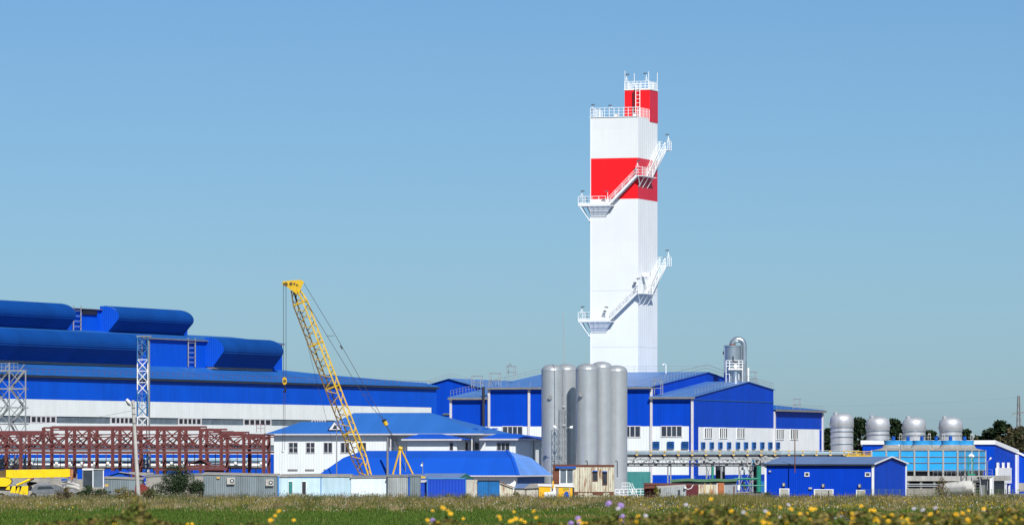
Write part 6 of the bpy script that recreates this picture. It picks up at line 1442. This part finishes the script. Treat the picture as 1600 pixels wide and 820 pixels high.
places = [  # px, top row, D, width px, proto kind, label
    (1290, 668, 1130, 34, 0, 'dark tree showing between the white wing and the leftmost silver tank'),
    (1310, 676, 1150, 34, 0, 'dark tree hidden mostly behind the leftmost silver tank'),
    (1344, 651, 1160, 34, 1, 'rounded dark tree between the first and second silver tanks'),
    (1368, 660, 1150, 34, 0, 'dark tree standing behind the second silver tank'),
    (1399, 653, 1160, 33, 1, 'bushy dark tree between the second and third silver tanks'),
    (1424, 666, 1150, 30, 0, 'dark tree standing behind the third silver tank'),
    (1455, 671, 1150, 32, 1, 'low dark tree between the third and fourth silver tanks'),
    (1480, 672, 1150, 30, 0, 'dark tree standing behind the fourth silver tank'),
    (1509, 669, 1160, 26, 1, 'dark tree immediately right of the fourth silver tank'),
    (1560, 656, 1170, 52, 0, 'tallest spreading dark tree left of the power pylon'),
    (1535, 680, 1180, 36, 2, 'low olive tree left of the tallest dark tree'),
    (1590, 667, 1140, 46, 2, 'olive green tree under the power pylon, right of the tallest'),
    (1570, 680, 1120, 40, 2, 'brownish olive tree just above the white trimmed roof'),
    (1612, 690, 1100, 46, 2, 'olive tree cut off by the right edge of the photo'),
    (1625, 665, 1160, 40, 0, 'dark tree mostly outside the right edge of the photo'),
]
protos = {}
for px, yt, D, wpx, kind, lab in places:
    hg = Z(yt, D); wd = wpx / F * D * 1.35
    if kind not in protos:
        protos[kind] = (tree_proto('broadleaf_tree' if kind < 2 else 'olive_tree', lab, (X(px, D), D, 0), hg, wd, TRE if kind < 2 else OLV, 5 + kind), hg, wd)
    else:
        p_, h0, w0 = protos[kind]; c = dup(p_, (0, 0, 0), lab); c.location = (X(px, D), D, 0); c.scale = (wd / w0, wd / w0, hg / h0); c.rotation_euler.z = rnd.uniform(0, 6.28)
# brown reeds in front of the basin
shrub('tall_dry_weed', 'tall dry brown weed rising in front of the cooling tower basin', 1470, 806, 4.4, 2.6, 700, [(.25, .19, .1), (.18, .14, .07), (.3, .24, .13), (.1, .09, .05)])
# ---------------------------------------------------------------- near weeds on the bank by the camera
def gzv(x, y): return BANK + .18 * np.sin(x * .35 + 1) * np.sin(y * .2)
def envelope(px):
    """highest row the near weeds reach at a picture column"""
    ks = [(-200, 812), (0, 822), (185, 806), (200, 788), (208, 770), (220, 786), (238, 808), (300, 822), (400, 816), (470, 824), (560, 828), (660, 820), (700, 808), (740, 824), (840, 816), (900, 818), (950, 806), (1000, 808), (1050, 804), (1090, 792), (1112, 786), (1160, 801), (1210, 806), (1260, 801), (1340, 797), (1400, 804), (1460, 800), (1520, 803), (1560, 795), (1600, 792), (1800, 796)]
    return np.interp(px, [k[0] for k in ks], [k[1] for k in ks])
n = 12000; y = rg.uniform(30, 60, n); x = rg.uniform(-1, 1, n) * (.1 * y + .9); px = x / y * F + 800
top = H + (HZ - (envelope(px) + rg.exponential(9, n))) / F * y
base = gzv(x, y)
h = top - base; ok = h > .15; x, y, h, base, px = x[ok], y[ok], h[ok], base[ok], px[ok]; n = len(x)
WD = [(.14, .155, .03), (.21, .18, .045), (.08, .11, .02), (.26, .20, .07), (.11, .155, .03)]
colb = mixcol(n, WD, [3, 3, 3, 3, 2]); Vs = [blades(x, y, base, h, rg.uniform(.006, .014, n), .12)]; Cs = [colb]
for k in range(12):   # leaves up the stems
    t = rg.uniform(.45, 1.0, n); a = rg.uniform(0, 2 * np.pi, n); L_ = rg.uniform(.02, .06, n); wv = rg.uniform(.008, .020, n)
    q = np.stack([x, y, base + h * t], 1); tip = q + np.stack([np.cos(a) * L_, np.sin(a) * L_, rg.uniform(-.02, .04, n)], 1); s = np.stack([-np.sin(a) * wv, np.cos(a) * wv, rg.uniform(-.01, .01, n)], 1)
    Vs.append(np.stack([q - s, q + s, tip], 1)); Cs.append(colb * rg.uniform(.7, 1.3, (n, 1)))
k = rg.choice(len(x), 900); q0 = np.stack([x[k], y[k], base[k] + h[k]], 1)
for j in range(6):
    q = q0 + rg.normal(0, .007, q0.shape); a = rg.normal(0, .009, q0.shape); b = rg.normal(0, .009, q0.shape)
    Vs.append(np.stack([q, q + a, q + b], 1)); Cs.append(mixcol(len(k), [(.14, .08, .035), (.10, .07, .04), (.22, .15, .06), (.30, .20, .03)], [3, 3, 2, 1.5]))
tag(tri_mesh('foreground_weeds', np.concatenate(Vs), np.concatenate(Cs), m_grass), 'blurred green and olive weeds at the bottom edge, nearest to the viewer', 'weeds', kind='stuff')
n = 90000; y = rg.uniform(-2, 64, n); x = rg.uniform(-1, 1, n) * (.12 * np.abs(y) + 5)
V = blades(x, y, gzv(x, y) - .01, rg.uniform(.1, .3, n), rg.uniform(.008, .02, n), .5)
tag(tri_mesh('bank_grass', V, mixcol(n, GRN + DRY, [3, 3, 3, 2, 1, 1, 2, .5, 1]), m_grass), 'low grass covering the bank close to the viewer', 'grass', kind='stuff')
# flowers
def flower(px, py, D, kind, s=1.0, proto={}):
    r = (.026 if kind != 'purple' else .02) * s
    nm = {'yellow': 'yellow_wildflower', 'purple': 'purple_thistle', 'white': 'white_wildflower'}[kind]
    q = P(px, py, D)
    if kind in proto:
        c = dup(proto[kind][0], (0, 0, 0)); c.location = (q.x, q.y, float(gzv(q.x, q.y)) - .02); hh = q.z - c.location.z; s2 = hh / proto[kind][1]
        c.scale = (s, s, s2); 
        for ch in c.children: 
            if ch.name.startswith(('petals', 'flower')): ch.scale = (1, 1, s / s2)
            if ch.name.startswith(('petals', 'flower')): ch.location.z = proto[kind][1]
        c.rotation_euler.z = rnd.uniform(-.6, .6); return c
    g0 = float(gzv(q.x, q.y)) - .02; t = thing(nm, {'yellow': 'out of focus yellow wildflower head on a weedy stem near the viewer', 'purple': 'out of focus purple thistle head on a dark stem near the viewer', 'white': 'out of focus pale bluish wildflower head near the viewer'}[kind], 'flower', (q.x, q.y, g0), {'yellow': 'yellow wildflowers in the foreground', 'purple': 'purple thistles in the foreground', 'white': 'pale wildflowers in the foreground'}[kind])
    hh = q.z - g0; proto[kind] = (t, hh); b = Vector((q.x, q.y, g0))
    sb = MB(); sb.path([b, b + Vector((.01, 0, hh * .5)), b + Vector((0, 0, hh))], [.004, .0035, .003], 5)
    for i in range(9):
        z = hh * (.3 + .065 * i); a = i * 2.4; d = Vector((math.cos(a), math.sin(a), .3)); w_ = Vector((-math.sin(a), math.cos(a), 0)) * .008; p0 = b + Vector((0, 0, z))
        sb.add([p0, p0 + d * .03 + w_, p0 + d * .065, p0 + d * .03 - w_], [(0, 1, 2, 3)])
    sb.build('stem', m_stem, t)
    pm = {'yellow': m_petal, 'purple': m_petalp, 'white': m_petalw}[kind]
    pb = MB(); tilt = Vector((0, -.75, .66)).normalized(); u = tilt.cross(Vector((1, 0, 0))).normalized(); v = tilt.cross(u)
    hd = Vector((0, 0, 0))
    for i in range(14):
        a = 2 * math.pi * i / 14; d = u * math.cos(a) + v * math.sin(a); w_ = d.cross(tilt) * r * .24
        pb.add([hd + d * r * .25 - w_ * .5, hd + d * r * .25 + w_ * .5, hd + d * r * .85 + w_ + tilt * r * .15, hd + d * r * 1.08 + tilt * r * .1, hd + d * r * .85 - w_ + tilt * r * .15], [(0, 1, 2, 3, 4)])
    if kind == 'purple': pb.lathe(hd - Vector((0, 0, r * .7)), [(r * .3, 0), (r * .7, r * .5), (r * .75, r), (r * .3, r * 1.5)], 10)
    def headpart(mb, name, mm):
        me = bpy.data.meshes.new(name); me.from_pydata(mb.v, [], mb.f); me.materials.append(mm); o = bpy.data.objects.new(name, me); sc.collection.objects.link(o); o.parent = t; o.location = (0, 0, hh)
    headpart(pb, 'petals', pm)
    db = MB(); c0 = hd
    db.lathe(c0, [(r * .42, -r * .1), (r * .45, r * .1), (r * .3, r * .28), (.0008, r * .32)], 10); headpart(db, 'flower_disc', m_disc if kind != 'purple' else m_petalp)
    return t
YF = [(423, 812), (436, 798), (459, 812), (430, 805), (300, 818), (293, 818), (692, 793), (700, 797), (676, 797), (704, 802), (802, 812), (797, 814), (806, 810), (803, 799), (834, 798), (838, 808), (843, 817), (905, 813), (916, 817), (983, 813), (990, 816), (995, 815), (1055, 803), (1031, 816), (1038, 817), (1111, 779), (1089, 796), (1113, 796), (1085, 801), (1096, 801), (1121, 808), (1062, 818), (1195, 810), (1200, 815), (1208, 812), (1190, 813), (1228, 805), (1250, 802), (1260, 801), (1265, 811), (1268, 795), (1219, 792), (1292, 811), (1333, 808), (1298, 819), (1346, 790), (1352, 806), (1358, 805), (1361, 797), (1366, 797), (1368, 810), (1365, 815), (1393, 804), (1408, 810), (1411, 805), (1418, 812), (1454, 803), (1485, 811), (1512, 811), (1520, 809), (1526, 808), (1579, 812), (1584, 815), (1590, 807), (1597, 799), (1596, 812), (180, 818), (1150, 816), (1330, 817), (1440, 815), (1556, 818), (668, 812), (1332, 802), (1166, 812)]

ZN = [(0, 240, 'truck crane'), (240, 520, 'pale blue hut'), (520, 720, 'yellow crane gantry legs'), (720, 820, 'scrap shelter'), (820, 900, 'yellow booth'), (900, 975, 'rusty cabin'), (975, 1050, 'white steps'), (1050, 1105, 'white hut'), (1105, 1180, 'cream container'), (1180, 1240, 'blue shed left door'), (1240, 1310, 'blue shed wide door'), (1310, 1385, 'blue shed right door'), (1385, 1440, 'blue shed gable end'), (1440, 1540, 'horizontal tank'), (1540, 1610, 'blue trimmed hall')]
ORD = ['leftmost', 'second from left', 'third from left', 'fourth from left', 'fifth from left', 'sixth from left', 'seventh from left', 'eighth from left', 'ninth from left', 'tenth from left', 'eleventh from left', 'twelfth from left', 'thirteenth from left', 'fourteenth from left', 'fifteenth from left', 'sixteenth from left', 'seventeenth from left', 'eighteenth from left', 'nineteenth from left', 'twentieth from left']
def bloom(pts, kind, word, d0, d1, s0, s1):
    for a, b, zn in ZN:
        here = sorted(p for p in pts if a <= p[0] < b)
        for i, (px, py) in enumerate(here):
            t = flower(px, py, rnd.uniform(d0, d1), kind, rnd.uniform(s0, s1))
            t['label'] = '%s below the %s%s' % (word, zn, '' if len(here) == 1 else ', ' + ORD[i])
for i in range(48): YF.append((rnd.uniform(1060, 1600), 818 - 24 * rnd.random() ** 1.5))
for i in range(10): YF.append((rnd.uniform(660, 1050), 818 - 12 * rnd.random()))
bloom(YF, 'yellow', 'blurred yellow wildflower', 33, 44, .62, 1.0)
bloom([(951, 786), (970, 789), (903, 809), (892, 817), (906, 818), (676, 812), (976, 813), (972, 806)], 'purple', 'blurred purple thistle', 38, 44, 1, 1.2)
bloom([(966, 794), (1009, 805), (1072, 788), (1162, 800), (1168, 806), (1232, 788), (1220, 808), (1304, 808), (1316, 806), (1324, 811), (1196, 798), (1462, 793), (1442, 796), (1428, 794), (1450, 818), (1568, 816), (1360, 813), (1537, 796)], 'white', 'blurred pale wildflower', 38, 48, .7, 1)
